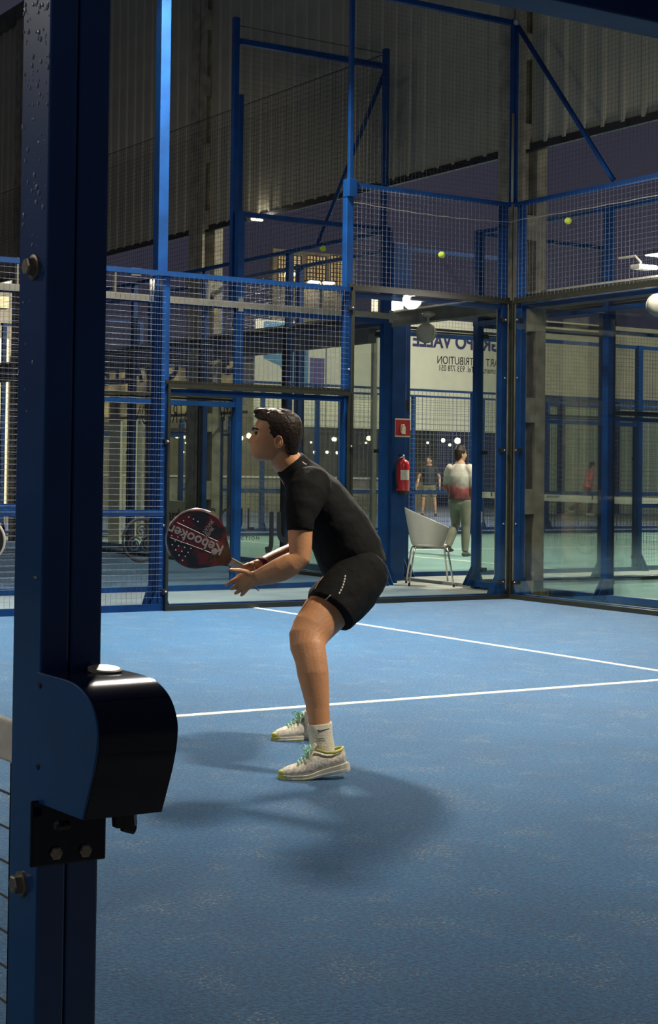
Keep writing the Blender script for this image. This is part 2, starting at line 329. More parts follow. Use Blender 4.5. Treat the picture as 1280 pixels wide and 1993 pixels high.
# ================================================================== padel fences: posts, rails, glass, wire mesh
def wiremesh(O, D, N, s0, s1, z0, z1, pitch=0.05, r=0.0016, off=0.02):
    mb = MB(); O, D, N = Vector(O), Vector(D), Vector(N); nx = int((s1-s0)/pitch); nz = int((z1-z0)/pitch)
    for i in range(1, nx):
        p = O + D*(s0+i*(s1-s0)/nx) + N*off; mb.rod((p.x, p.y, z0), (p.x, p.y, z1), r, 3)
    for i in range(1, nz):
        z = z0+i*(z1-z0)/nz; p = O+D*s0+N*(off-0.004); q = O+D*s1+N*(off-0.004); mb.rod((p.x, p.y, z), (q.x, q.y, z), r, 3)
    return mb
def fence(name, label, cat, O, D, N, panels, detail=2, pitch=0.05, wr=0.0016, postw=0.08, rail3='blue', gusset=True):
    O, D, N = Vector((*O, 0)), Vector((*D, 0)), Vector((*N, 0))
    T = thing(name, label, cat, O)
    def Q(s, n, z): v = O+D*s+N*n; return Vector((v.x, v.y, z))
    marks = {}
    for s0, s1, g, m in panels:
        for s in (s0, s1): marks[s] = max(marks.get(s, 0), m)
    for s, h in sorted(marks.items()):
        c = s + (0.055 if s == 0 else 0)
        gl = any(g for s0, s1, g, m in panels if s in (s0, s1))
        n0 = 0.075 if gl else 0.03
        mb = MB().beam(Q(c, n0, -0.03), Q(c, n0, h), postw, 0.07, upv=N)
        post = mb.build('post', M['blue'], T, bevel=0.006 if detail > 1 else 0)
        if gusset:
            mb = MB()
            for sg in (-1, 1):
                a = Q(c+sg*postw*0.4, n0+0.03, 0.0)
                mb.prism([a, a+Vector((0, 0, 0.22)), Q(c+sg*postw*0.4, n0+0.04, 0.22), Q(c+sg*postw*0.4, n0+0.16, 0.02), Q(c+sg*postw*0.4, n0+0.16, 0)], D*0.008)
                a = Q(c, n0+0.0, 0); mb.prism([Q(c+sg*postw*0.5, n0, 0), Q(c+sg*postw*0.5, n0, 0.17), Q(c+sg*(postw*0.5+0.07), n0, 0.015), Q(c+sg*(postw*0.5+0.07), n0, 0)], N*0.008)
            mb.build('base_bracket', M['blue'], post)
        if gl and detail:
            gh = max(g for s0, s1, g, m in panels if s in (s0, s1))
            side = 1 if s == 0 else (-1 if s == max(marks) else 0)
            for z in (0.17, 1.49, 2.80):
                if z > gh: continue
                x = c+side*0.045 if side else c
                cl = MB().box(*[Q(x-0.022, -0.018, z-0.02), Q(x+0.022, 0.045, z+0.02)]).build('clamp', M['black'], T)
                if detail > 1: MB().lathe(Q(x, -0.030, z), N, [(0, 0.004), (0.002, 0.009), (0.012, 0.010)], 8).build('bolt', M['steel'], cl, smooth=True)
            if detail > 1:
                for z in (0.75, 2.22):
                    if z < gh: MB().lathe(Q(c, n0-0.052, z), N, [(0, 0.004), (0.003, 0.010), (0.015, 0.011)], 8).build('bolt', M['steel'], T, smooth=True)
    for s0, s1, g, m in panels:
        if g:
            gp = MB().box(Q(s0+0.012, -0.006, 0.04), Q(s1-0.012, 0.006, g-0.01)).build('glass_pane', M['glass'], T)
            e = 0.016 if detail > 1 else 0.010
            mb = MB(); mb.box(Q(s0+0.004, -0.010, 0.0), Q(s0+0.004+e*1.6, 0.010, g)); mb.box(Q(s1-0.004-e*1.6, -0.010, 0), Q(s1-0.004, 0.010, g))
            mb.box(Q(s0+0.004, -0.011, g-e*2), Q(s1-0.004, 0.011, g+0.002)); mb.box(Q(s0, -0.014, -0.01), Q(s1, 0.02, 0.045))
            mb.build('pane_edging', M['trim'], gp)
            MB().beam(Q(s0, 0.085, g-0.06), Q(s1, 0.085, g-0.06), 0.04, 0.05).build('rail', M['blue' if detail > 1 or rail3 == 'blue' else rail3], T)
            MB().beam(Q(s0, 0.10, 0.02), Q(s1, 0.10, 0.02), 0.05, 0.06).build('rail', M['blue'], T)
        if m > g:
            z0 = g if g else 0.05
            MB().beam(Q(s0, 0.045, m-0.022), Q(s1, 0.045, m-0.022), 0.05, 0.045).build('rail', M['blue'], T)
            if g: MB().beam(Q(s0, 0.04, g+0.02), Q(s1, 0.04, g+0.02), 0.03, 0.03).build('rail', M['trim'], T)
            else:
                MB().beam(Q(s0, 0.045, 0.86), Q(s1, 0.045, 0.86), 0.04, 0.055).build('rail', M['blue'], T)
                MB().beam(Q(s0, 0.045, 0.03), Q(s1, 0.045, 0.03), 0.04, 0.06).build('rail', M['blue'], T)
            wiremesh(O, D, N, s0+0.02, s1-0.02, z0+0.02, m-0.03, pitch, wr).build('wire_mesh', M['wire'], T, kind='stuff')
    return T
def side(n=10):
    return [(0, 2, 3, 4), (2, 4, 2, 3)] + [(4+2*i, 6+2*i, 0, 3) for i in range(n)]
def back(n=5): return [(2*i, 2*i+2, 3, 4) for i in range(n)]
fence('side_fence', 'blue stepped glass and wire mesh fence behind the crouching player', 'fence', (10, 10), (-1, 0), (0, 1), side(3))
fence('back_fence', 'blue glass back fence right of the dark court corner', 'fence', (10, 10), (0, -1), (1, 0), back(3))
fence('side_fence', 'blue fence of the neighbouring court, seen through the stepped glass', 'fence', (10, 12.05), (-1, 0), (0, -1), side(3), detail=1)
fence('back_fence', 'blue glass back fence of the neighbouring court, behind the racket', 'fence', (10, 12.05), (0, 1), (1, 0), back(5), detail=1)
fence('back_fence', 'blue glass fence with the fire extinguisher on its corner post', 'fence', (11, 13.05), (0, 1), (-1, 0), back(5), detail=1, postw=0.10)
fence('side_fence', 'glass fence on the near side of the teal hall court', 'fence', (11, 13.05), (1, 0), (0, -1), side(4), detail=1)
fence('side_fence', 'dark blue mesh fence on the far side of the teal hall court', 'fence', (11, 23.05), (1, 0), (0, 1), side(8), detail=0, pitch=0.10, wr=0.004)
fence('back_fence', 'blue glass fence beside the white chair, right of it', 'fence', (11, 11.6), (0, -1), (-1, 0), back(3), detail=1)
fence('side_fence', 'glass fence beyond the concrete pillar, around the pale court', 'fence', (11, 11.6), (1, 0), (0, 1), side(3), detail=1)
fence('side_fence', 'far fence around the violet court where two distant players stand', 'fence', (11, 25.05), (1, 0), (0, -1), side(8), detail=0, pitch=0.12, wr=0.004)

# masts: tall bars over the fences that carry fine netting
def netting(mb, O, D, s0, s1, z0, z1, pitch=0.045, r=0.0011):
    O, D = Vector((*O, 0)), Vector((*D, 0)); nx = int((s1-s0)/pitch); nz = int((z1-z0)/pitch)
    for i in range(nx+1):
        p = O+D*(s0+(s1-s0)*i/nx); mb.rod((p.x, p.y, z0), (p.x, p.y, z1), r, 3)
    for i in range(nz+1):
        z = z0+(z1-z0)*i/nz; p = O+D*s0; q = O+D*s1; mb.rod((p.x, p.y, z), (q.x, q.y, z), r, 3)
    return mb
T = thing('net_mast', 'slim blue bars and braces carrying fine netting above the court corner', 'mast', (10, 10, 0))
MB().beam((10.05, 10.05, 4), (10.05, 10.05, 5.88), 0.06, 0.06).build('corner_post', M['blue'], T)
MB().beam((8.0, 10.05, 4), (8.0, 10.05, 6.9), 0.042, 0.042).build('pole', M['blue'], T, bevel=0.005)
MB().box((7.955, 10.0, 3.86), (8.05, 10.10, 4.03)).build('pole_socket', M['blue'], T, bevel=0.004)
MB().beam((8.0, 10.05, 5.84), (10.05, 10.05, 5.84), 0.05, 0.05).build('crossbar', M['blue'], T)
MB().rod((10.05, 10.02, 5.82), (10.05, 8.70, 4.02), 0.024, 10).build('brace', M['blue'], T, smooth=True)
MB().ball((10.03, 10.0, 5.84), 0.035).build('joint', M['galv'], T, smooth=True)
MB().tube([(9.98, 9.99, 4.0), (9.985, 9.99, 4.9)], 0.014, 8).build('tensioner', M['galv'], T, smooth=True)
mb = netting(MB(), (10, 10.03), (-1, 0), 0, 2, 4.02, 5.82); netting(mb, (10.05, 10), (0, -1), 0, 3.2, 4.02, 5.9)
mb.build('netting', M['net'], T, kind='stuff')
mb = MB(); pts = [Vector((8.0+2.0*i/16, 9.98, 3.80-0.03*math.sin(math.pi*i/16)-0.01*i/16+0.006*(i % 2))) for i in range(17)]; mb.tube(pts, 0.004, 4)
pts = [Vector((9.97, 10-3.0*i/16, 3.80-0.02*math.sin(math.pi*i/16)+0.006*(i % 2))) for i in range(17)]; mb.tube(pts, 0.004, 4)
mb.build('lacing_wire', M['galv'], T)
MB().rod((10.06, 8.0, 4.0), (10.06, 8.0, 6.5), 0.035, 10).build('pole', M['blue'], T, smooth=True)
T = thing('net_mast', 'dark blue goal-like bars with netting above the neighbouring court', 'mast', (10, 12.05, 0))
MB().beam((10.0, 12.08, 4), (10.0, 12.08, 6.05), 0.06, 0.06).build('corner_post', M['blue'], T)
MB().beam((8.0, 12.1, 3), (8.0, 12.1, 6.10), 0.06, 0.06).build('pole', M['blue'], T)
MB().beam((8.0, 12.1, 5.85), (10.0, 12.08, 5.85), 0.05, 0.06).build('crossbar', M['blue'], T)
MB().beam((8.0, 12.02, 3.98), (10.0, 12.02, 3.98), 0.05, 0.05).build('crossbar', M['blue'], T)
MB().rod((10.0, 12.1, 5.80), (10.0, 13.35, 4.0), 0.024, 8).build('brace', M['blue'], T, smooth=True)
MB().beam((8.12, 12.18, 3), (8.12, 12.18, 5.3), 0.05, 0.05).build('pole', M['blue'], T)
MB().rod((8.0, 12.1, 6.02), (10.0, 12.08, 6.0), 0.005, 5).build('cable', M['net'], T)
MB().rod((10.0, 12.08, 6.0), (10.02, 24.0, 6.05), 0.006, 5).build('cable', M['net'], T)
mb = netting(MB(), (10.02, 12.1), (0, 1), 0, 11.5, 4.0, 6.0, 0.06, 0.0022); netting(mb, (8, 12.1), (1, 0), 0, 2, 4.0, 5.9, 0.06, 0.0012)
mb.build('netting', M['net'], T, kind='stuff')

# floodlight masts
def mast(x, y, sg, label, top=6.3, w=0.10):
    T = thing('floodlight_mast', label, 'light mast', (x, y, 0), group=None)
    MB().box((x-w/2, y-w/2, -0.03), (x+w/2, y+w/2, top)).build('mast', M['blue'], T, bevel=0.006)
    mb = MB()
    for s in (-1, 1): mb.prism([(x+s*w/2, y-0.005, 0), (x+s*w/2, y-0.005, 0.3), (x+s*(w/2+0.10), y-0.005, 0.01), (x+s*(w/2+0.10), y-0.005, 0)], (0, 0.01, 0))
    mb.box((x-0.16, y-0.12, -0.03), (x+0.16, y+0.12, 0.012)); mb.build('foot', M['blue'], T)
    MB().box((x-0.03, y, top+0.0), (x+0.03, y+sg*0.8, top+0.06)).build('arm', M['blue'], T)
    h = MB().box((x-0.26, y+sg*0.62, top-0.0), (x+0.26, y+sg*1.08, top+0.09)).build('lamp_head', M['black'], T, bevel=0.01)
    MB().box((x-0.24, y+sg*0.64, top-0.010), (x+0.24, y+sg*1.06, top-0.0)).build('lens', M['lens'], h)
    return T
mA = mast(6.0, 10.16, -1, 'bright blue square floodlight mast rising behind the player out of the picture')
for x_, r_ in ((5.895, 0.013), (5.925, 0.009)): MB().rod((x_, 10.14, 2.74), (x_, 10.14, 2.93), r_, 10).build('highlight_sleeve', M['steel'], mA, smooth=True)  # shiny metal sleeves put in for the bright highlight beside the mast
mast(6.0, -0.20, 1, 'blue floodlight mast on the near side of the court')
mast(-6.0, -0.20, 1, 'blue floodlight mast on the near side beyond the net')
mast(-6.0, 10.16, -1, 'blue floodlight mast on the far side beyond the net')
mast(6.0, 11.92, 1, 'blue floodlight mast of the neighbouring court')
for i, ((fx, fy), aims, pw) in enumerate(HALL):
    T = thing('floodlight_mast', ['slim blue floodlight mast between the two nearer hall courts', 'floodlight mast far right between the two nearer hall courts', 'floodlight mast between the teal and the violet court', 'floodlight mast at the far end of the violet court'][i], 'light mast', (fx, fy, 0))
    MB().beam((fx, fy, -0.04), (fx, fy, 6.7), 0.07, 0.07).build('mast', M['blue'], T)
    for sg in sorted({1 if a[1] > fy else -1 for a in aims}):
        h = MB().box((fx-0.3, fy+sg*0.12, 6.62), (fx+0.3, fy+sg*0.58, 6.70)).build('lamp_head', M['black'], T)
        MB().box((fx-0.27, fy+sg*0.15, 6.60), (fx+0.27, fy+sg*0.55, 6.62)).build('lens', M['lens'], h)
        MB().box((fx-0.03, fy, 6.64), (fx+0.03, fy+sg*0.2, 6.68)).build('arm', M['blue'], T)

# ================================================================== the hall: pillars, ring beam, cladding
PY = [10.25, 16.62, 22.72]
def pillar(y0, label):
    T = thing('concrete_pillar', label, 'pillar', (10.54, y0+0.18, 0), group='pillars of the hall'); x0, x1, y1 = 10.36, 10.70, y0+0.37
    mb = MB(); mb.box((x0, y0+0.13, -0.05), (x1, y1, 9.2)); mb.box((x0, y0, -0.05), (x0+0.04, y0+0.14, 9.2)); mb.box((x1-0.135, y0, -0.05), (x1, y0+0.14, 9.2))
    z = 0.15; mb.box((x0, y0, -0.05), (x1, y0+0.14, z)); k = 0
    while z < 9:
        mb.box((x0+0.01, y0+0.004, z+0.69), (x1-0.01, y0+0.14, z+0.95)); z += 0.95
    mb.build('shaft', M['conc'], T)
    return T
pillar(PY[0], 'weathered concrete pillar with deep pockets, right behind the court corner')
pillar(PY[1], 'dark concrete pillar with slots, left of the goal-like bars')
pillar(PY[2], 'farthest concrete pillar with slots, at the left edge behind the wet post')
wallc = MB().box((10.46, -2, 4.62), (10.52, 28, 4.70)).build('wall_cladding', M['black']); wallc['kind'] = 'structure'; ORG[wallc.name] = Vector((0, 0, 0))
w = 0.26; zt = 9.2
mbp = MB().box((0, 0, 0), (0.02, w, zt-4.68)); mbp.prism([(-0.002, 0, 0), (-0.03, 0.02, 0), (-0.03, 0.055, 0), (-0.002, 0.075, 0)], (0, 0, zt-4.68))
pm = mbp.mesh('cladding_panel'); pm.materials.append(M['clad'])
segs = [(-2.0, PY[0]), (PY[0]+0.37, PY[1]), (PY[1]+0.37, PY[2]), (PY[2]+0.37, 28)]
for a, b in segs:
    y = b - w
    while y > a - w*0.9:
        o = meshobj('cladding_panel', pm, None, wallc); o.location = (10.48, max(y, a), 4.68)
        y -= w
o = MB().beam((10.53, -2, 3.045), (10.53, 28, 3.045), 0.14, 0.15).build('trim_1', M['beamc']); o['kind'] = 'structure'
o = MB().beam((10.44, -2, 3.13), (10.44, 28, 3.13), 0.03, 0.02).build('trim_2', M['galv']); o['kind'] = 'structure'
o = MB().box((10.46, 12.95, 2.80), (10.58, 28, 2.968)).build('trim_4', M['beamc']); o['kind'] = 'structure'
o = MB().box((10.36, -2, 9.2), (10.8, 28, 9.5)).build('trim_3', M['beamc']); o['kind'] = 'structure'
mb = MB()
for i in range(120):
    x = random.uniform(10.22, 10.66); y = random.uniform(10.08, 10.24); h = random.uniform(0.05, 0.16); dx, dy = random.uniform(-.05, .05), random.uniform(-.05, .05)
    mb.add([(x-.003, y, -0.04), (x+.003, y+.002, -0.04), (x+dx, y+dy, h)], [(0, 1, 2)])
setp(mb.build('dry_grass_tuft', M['grass']), 'tuft of dry grass at the foot of the pocketed pillar', 'grass', kind='stuff')
# neighbouring court: pale conduits
for k, (xa, xb, lab) in enumerate(((7.32, 9.4, 'long pale conduit pipe under the blue rail'), (5.2, 6.75, 'short pale conduit pipe left of the tall mast'))):
    T = thing('conduit', lab, 'pipe', (xa, 12.0, 3.26))
    MB().rod((xa, 12.0, 3.26), (xb, 12.0, 3.26), 0.022, 10).build('pipe', M['galv'], T, smooth=True)
    MB().box((xb-0.05, 11.97, 3.22), (xb+0.06, 12.03, 3.30)).build('end_box', M['galv'], T)
    for s in (0.15, 0.85): MB().box((xa+(xb-xa)*s-0.01, 11.975, 3.0), (xa+(xb-xa)*s+0.01, 12.02, 3.3)).build('bracket', M['galv'], T)
T = thing('cable_tray', 'pale cable tray running along the neighbouring fence', 'cable tray', (8, 11.95, 2.93))
MB().beam((2.0, 11.95, 3.0), (10.1, 11.95, 3.0), 0.05, 0.065).build('tray', M['galv'], T)
for x in (4.0, 6.0, 8.0, 10.0): MB().box((x-0.03, 11.93, 2.93), (x+0.03, 12.02, 3.07)).build('bracket', M['galv'], T)

# ================================================================== beyond the hall courts: nets, bar, banners
def court_net(label, x, y0, y1, top=0.90, sag=0.03, tape=0.11, pitch=0.06, r=0.0015, tm='white', post=True):
    T = thing('court_net', label, 'net', (x, (y0+y1)/2, 0)); n = 12; mb = MB()
    zt_ = lambda t: top - sag*4*t*(1-t)
    for i in range(n):
        t0, t1 = i/n, (i+1)/n; a = (x, y0+(y1-y0)*t0, zt_(t0)-tape/2); b = (x, y0+(y1-y0)*t1, zt_(t1)-tape/2); mb.beam(a, b, 0.012, tape)
    mb.build('tape', M[tm], T)
    mb = MB(); k = int((y1-y0)/pitch)
    for i in range(k+1):
        t = i/k; y = y0+(y1-y0)*t; mb.rod((x, y, 0.02), (x, y, zt_(t)-tape), r, 3)
    k = int(top/pitch)
    for i in range(1, k):
        z = i*pitch; mb.rod((x, y0, z), (x, y1, z), r, 3)
    mb.build('netting', M['rubber'], T, kind='stuff')
    if post:
        for y in (y0-0.04, y1+0.04): MB().beam((x, y, -0.03), (x, y, top+0.05), 0.07, 0.07).build('post', M['blue'], T)
    return T
nC = court_net('court net with white printed tape across the teal hall court', 21.0, 13.1, 23.0, tape=0.13, pitch=0.08, r=0.003)
nE = court_net('far court net with white tape across the violet court', 21.0, 25.1, 35.1, tape=0.12, pitch=0.10, r=0.004)
for y in (14.3, 16.2, 17.5, 19.4, 20.7, 22.2):
    textobj('tape_print', 'padel court', 0.075, frame((20.99, y, 0.845), (0, -1, 0), (0, 0, 1)), M['inkblk'], nC, depth=0.001, shear=0.2)
    MB().ball((20.985, y+0.26, 0.845), 0.004, 0.02, 0.045, 8, 6).build('tape_emblem', M['inkblk'], nC)
# end of the hall
wf = MB().box((35.2, 36.05, -0.04), (62, 36.2, 6.4)).build('wall_end', M['cream']); wf['kind'] = 'structure'
pp = MB().box((0, 0, 0), (0.46, 0.05, 3.55)); pp.prism([(0.40, 0, 0), (0.42, -0.05, 0), (0.45, -0.05, 0), (0.46, 0, 0)], (0, 0, 3.55)); ppm = pp.mesh('wall_panel'); ppm.materials.append(M['palegreen'])
for i in range(38):
    o = meshobj('wall_panel', ppm, None, wf); o.location = (35.3+0.5*i, 35.98, 0)
MB().beam((35.2, 35.95, 3.75), (62, 35.95, 3.75), 0.2, 0.32).build('girder', M['beamc'], wf)
for x in (36.0, 38.5, 41.0, 44.0): MB().box((x, 35.85, 0), (x+0.25, 36.0, 3.8)).build('column', M['navy'], wf)
bw = MB().box((10.9, 41, -0.04), (35.1, 41.2, 3.6)).build('wall_bar', M['wood']); bw['kind'] = 'structure'
o = MB().box((10.9, 36.1, 3.5), (35.1, 41.2, 3.72)).build('ceiling', M['beamc']); o['kind'] = 'structure'
T = thing('sponsor_banner', 'white hall banner with mirrored violet lettering beside the concrete pillar', 'banner', (29, 36, 3.75))
MB().box((26.6, 36.0, 2.62), (35.0, 36.06, 6.15)).build('board', M['white'], T)
fit_text('lettering', 'GRUPO VALLE', (974, 667), (803, 665), 0.46, 1, 35.985, M['ink'], T, bold=0.03)
fit_text('lettering', 'SMART DISTRIBUTION', (986, 705), (851, 703), 0.25, 1, 35.985, M['inkblk'], T)
fit_text('lettering', 'www.smart.es   Tel. 933 778 051', (988, 721), (855, 718), 0.19, 1, 35.985, M['inkblk'], T)
T = thing('wall_poster', 'blue and violet poster on the white hall wall, behind the wire mesh', 'poster', (24.5, 36, 3.6))
MB().box((24.0, 36.0, 2.62), (26.55, 36.06, 5.75)).build('board', M['white'], T)
MB().prism([(24.3, 35.99, 5.7), (25.9, 35.99, 5.7), (25.9, 35.99, 3.72), (25.3, 35.99, 3.72), (24.9, 35.99, 4.4), (24.3, 35.99, 4.6)], (0, 0.008, 0)).build('blue_field', M['posterblue'], T)
MB().box((25.95, 35.98, 3.72), (26.5, 35.99, 4.7)).build('violet_field', M['posterviolet'], T)
MB().box((25.9, 35.97, 3.72), (25.95, 35.99, 5.7)).build('pale_edge', M['white'], T)
M['tanboard'] = clothmat('tan_banner_cloth', (0.88, 0.78, 0.56))
T = thing('sponsor_banner', 'tan banner with big mirrored violet letters behind the wire mesh', 'banner', (10.9, 17.5, 2))
fit_text('lettering', 'GRUPO VALLE', (466, 722), (196, 708), 0.42, 0, 10.86, M['ink'], T, bold=0.04)
fit_text('lettering', 'SMART DISTRIBUTION', (460, 808), (262, 800), 0.30, 0, 10.86, M['inkblk'], T)
MB().box((10.888, PL(468, 700, 0, 10.89).y, 2.02), (10.8895, 22.5, 2.80)).build('backing', M['tanboard'], T)
MB().box((10.885, 16.2, 2.05), (10.895, 23, 2.09)).build('banner_rod', M['galv'], T)
MB().box((10.885, 16.2, 2.86), (10.895, 23, 2.90)).build('banner_rod', M['galv'], T)
# stickers on the neighbouring glass
T = thing('glass_sticker', 'dark letters SOUL on the neighbouring glass, behind the racket handle', 'sticker', (8, 12.03, 0.7))
def on12(px, py): return PL(px, py, 1, 12.035)
a, b = on12(398, 1012), on12(494, 1014)
for ch, px in zip('SOUL', (413, 441, 462, 487)):
    q = on12(px, 1013); textobj('letter', ch, 0.34, frame(q, (1, 0, 0), (0, 0, 1)), M['inkblk'], T, depth=0.001, sx=0.62)
q = on12(462, 1048); textobj('small_print', 'P A D E L   A C T I O N', 0.055, frame(q, (1, 0, 0), (0, 0, 1)), M['inkblk'], T, depth=0.001)
T = thing('glass_sticker', 'two big black letters U L on the glass beside the elbow', 'sticker', (8.6, 12.03, 0.6))
for ch, px in (('J', 528), ('U', 556)):
    q = on12(px, 1030); textobj('letter', ch, 0.46, frame(q, (1, 0, 0), (0, 0, 1)), M['inkblk'], T, depth=0.001, bold=0.012, sx=0.8)
T = thing('glass_sticker', 'round black triskele emblem on the glass left of the racket', 'sticker', (7, 10.3, 0.5))
c = PL(275, 1051, 1, 12.035); R_ = 0.215
ex, ez = Vector((1, 0, 0)), Vector((0, 0, 1)); mb = MB()
mb.tube([c+(ex*math.cos(t)+ez*math.sin(t))*R_ for t in [2*math.pi*i/40 for i in range(41)]], 0.016, 6); mb.build('ring', M['inkblk'], T)
for k in range(3):
    th0 = math.pi/2+2*math.pi*k/3; cc = c+(ex*math.cos(th0)+ez*math.sin(th0))*0.095; pts = []
    for i in range(40):
        s = i/39; t = th0+math.pi+s*4.6*math.pi*0.9; pts.append(cc+(ex*math.cos(t)+ez*math.sin(t))*(0.082*(1-s*0.9)))
    MB().tube(pts, 0.009, 6).build('spiral', M['inkblk'], T)
# boards standing behind the neighbouring court
T = thing('info_board', 'white board with dark letters low behind the glass, left of the racket', 'board', (10.85, 17.5, 0))
q0, q1 = PL(326, 974, 0, 10.8), PL(406, 1060, 0, 10.8)
MB().box((10.8, q1.y, q1.z), (10.84, q0.y, q0.z)).build('panel', M['cream'], T)
q = PL(338, 1003, 0, 10.79); textobj('lettering', 'ard', 0.26, Matrix.Translation(q) @ Matrix(((0, 0, -1, 0), (-1, 0, 0, 0), (0, 1, 0, 0), (0, 0, 0, 1))), M['inkblk'], T)
for s in (q0.y-0.1, q1.y+0.1): MB().box((10.81, s-0.02, 0), (10.83, s+0.02, q1.z)).build('leg', M['black'], T)
T = thing('partition_panel', 'tall pale panels behind the wire mesh left of the tall mast', 'partition', (10.9, 21, 0))
for i, (pa, pb) in enumerate(((214, 232), (250, 262), (283, 300))):
    q0, q1 = PL(pa, 770, 0, 10.9), PL(pb, 1000, 0, 10.9); MB().box((10.9, q1.y, 0), (10.93, q0.y, q0.z)).build('panel', M['cream'], T)
# bar: counter, bulbs, neon
T = thing('bar_counter', 'long bar counter with a lit white edge, far behind the player', 'counter', (26, 38, 0))
MB().box((15, 38.0, 0), (31, 38.6, 1.05)).build('front', M['wood'], T)
MB().box((14.9, 37.9, 1.05), (31.1, 38.7, 1.11)).build('top', M['white'], T)
bulbs = [(890, 858, 1.5), (862, 857, 1.0), (717, 853, 1.1), (650, 855, 1.1), (468, 853, 1.2), (484, 848, 1.2), (345, 848, 1.2), (875, 866, .7), (358, 851, .6), (395, 867, .7), (352, 869, .6), (365, 874, .6), (356, 880, .6), (362, 862, .5), (230, 880, .7), (222, 830, .7), (612, 880, .7), (636, 880, .7), (656, 881, .7), (605, 861, .5), (712, 862, .5), (832, 862, .6)]
PLAB = {890: 'large bright bulb right above the head of the boy in red and white', 862: 'bright bulb left of the one above the boy', 717: 'round bulb in the gap left of the corner post beside the extinguisher', 650: 'round bulb right of the crouching player', 468: 'left of two bulbs in front of the crouching player face', 484: 'right of two bulbs, touching the nose of the crouching player', 345: 'single bright bulb above the racket, beside the mesh', 875: 'small bulb just below the two above the boy'}
for i, (px, py, k) in enumerate(bulbs):
    q = PL(px, py, 1, 39.0); T = thing('pendant_lamp', PLAB.get(px, 'tiny bulb twinkling in the dim far bar' if k > .55 else 'faint speck of light in the dim far bar'), 'lamp', q, group='pendant lamps of the far bar')
    MB().ball(q, 0.07*k, n=10, k=6).build('bulb', M['bulb'], T, smooth=True)
    MB().rod(q+Vector((0, 0, 0.06*k)), (q.x, q.y, 3.5), 0.006, 4).build('cord', M['black'], T)
T = thing('neon_sign', 'glowing blue neon sign left of the fire extinguisher', 'neon sign', PL(750, 905, 1, 37))
for k, (dx, h) in enumerate(((-5, 16), (-2, 20), (1, 20), (4, 14))):
    a = PL(750+dx, 905-h, 1, 37); b = PL(750+dx+(1 if k % 2 else -1), 905+h, 1, 37); MB().tube([a, (a+b)/2+Vector((0.05, 0, 0)), b], 0.022, 6).build('tube', M['neon'], T)
MB().rod(PL(750, 886, 1, 37.05), (PL(750, 886, 1, 37.05).x, 37.05, 3.5), 0.008, 4).build('hanger', M['black'], T)
# upper lit building windows under the cladding
T = thing('upper_gallery', 'warm lit gallery windows under the eaves, above the wire mesh', 'gallery', PL(620, 560, 1, 45))
for i, (pa, pb) in enumerate(((540, 556), (562, 584), (596, 632), (642, 672))):
    q0, q1 = PL(pa, 497, 1, 45), PL(pb, 558, 1, 45); pn = MB().box((q0.x, 45, q1.z), (q1.x, 45.05, q0.z)).build('window', M['winwarm'], T)
    mb = MB(); n = max(3, int((q1.x-q0.x)/0.14))
    for j in range(n+1): x = q0.x+(q1.x-q0.x)*j/n; mb.box((x-0.012, 44.94, q1.z), (x+0.012, 44.98, q0.z))
    for j in range(8): z = q1.z+(q0.z-q1.z)*j/7; mb.box((q0.x, 44.94, z-0.012), (q1.x, 44.98, z+0.012))
    mb.build('grille', M['black'], pn)
q0, q1 = PL(530, 560, 1, 45.1), PL(690, 575, 1, 45.1); MB().box((q0.x, 45.1, -0.04), (q1.x, 45.3, PL(600, 490, 1, 45.1).z)).build('wall', M['wood'], T)
for px, py in ((567, 533), (612, 549), (640, 551)):
    q = PL(px, py, 1, 44.8); T = thing('strip_lamp', {567: 'leftmost white lamp glowing below the gallery windows', 612: 'middle white lamp glowing below the gallery windows', 640: 'rightmost white lamp glowing below the gallery windows'}[px], 'lamp', q)
    MB().box(q-Vector((0.24, 0.1, 0.04)), q+Vector((0.20, 0.1, 0.035))).build('diffuser', M['lampglow'], T, bevel=0.03); MB().box(q-Vector((0.28, 0.14, -0.035)), q+Vector((0.24, 0.295, 0.07))).build('housing', M['black'], T)
# bright window strips at the far left
T = thing('lit_facade', 'bright warm lit windows at the left picture edge', 'facade', PL(-20, 1000, 1, 30))
for (x0_, y0_, x1_, y1_, mm) in ((-60, 655, 12, 990, 'winbright'), (-60, 535, 20, 562, 'winbright'), (-20, 575, 18, 600, 'winwarm'), (24, 690, 44, 985, 'cream')):
    q0, q1 = PL(x0_, y0_, 1, 30), PL(x1_, y1_, 1, 30); MB().box((q0.x, 30, q1.z), (q1.x, 30.06, q0.z)).build('window', M[mm], T)
q0, q1 = PL(-90, 520, 1, 30.1), PL(50, 1040, 1, 30.1); MB().box((q0.x, 30.1, 0), (q1.x, 30.2, q0.z)).build('wall', M['wood'], T)

M['bluelit'] = mat('blue_lit_panel', (0.1, 0.3, 0.8), 0.5, emit=(0.06, 0.22, 0.85), estr=0.55)
q0, q1 = PL(417, 446, 1, 31), PL(430, 545, 1, 31); T = thing('lit_sign', 'narrow upright sign glowing blue beside the dark slotted pillar', 'sign', (q0.x, 31, q1.z))
MB().box((q0.x, 31, q1.z), (q1.x, 31.05, q0.z)).build('panel', M['bluelit'], T); MB().box((q0.x-0.02, 31.05, -0.02), (q0.x+0.08, 31.12, q0.z)).build('pole', M['galv'], T)
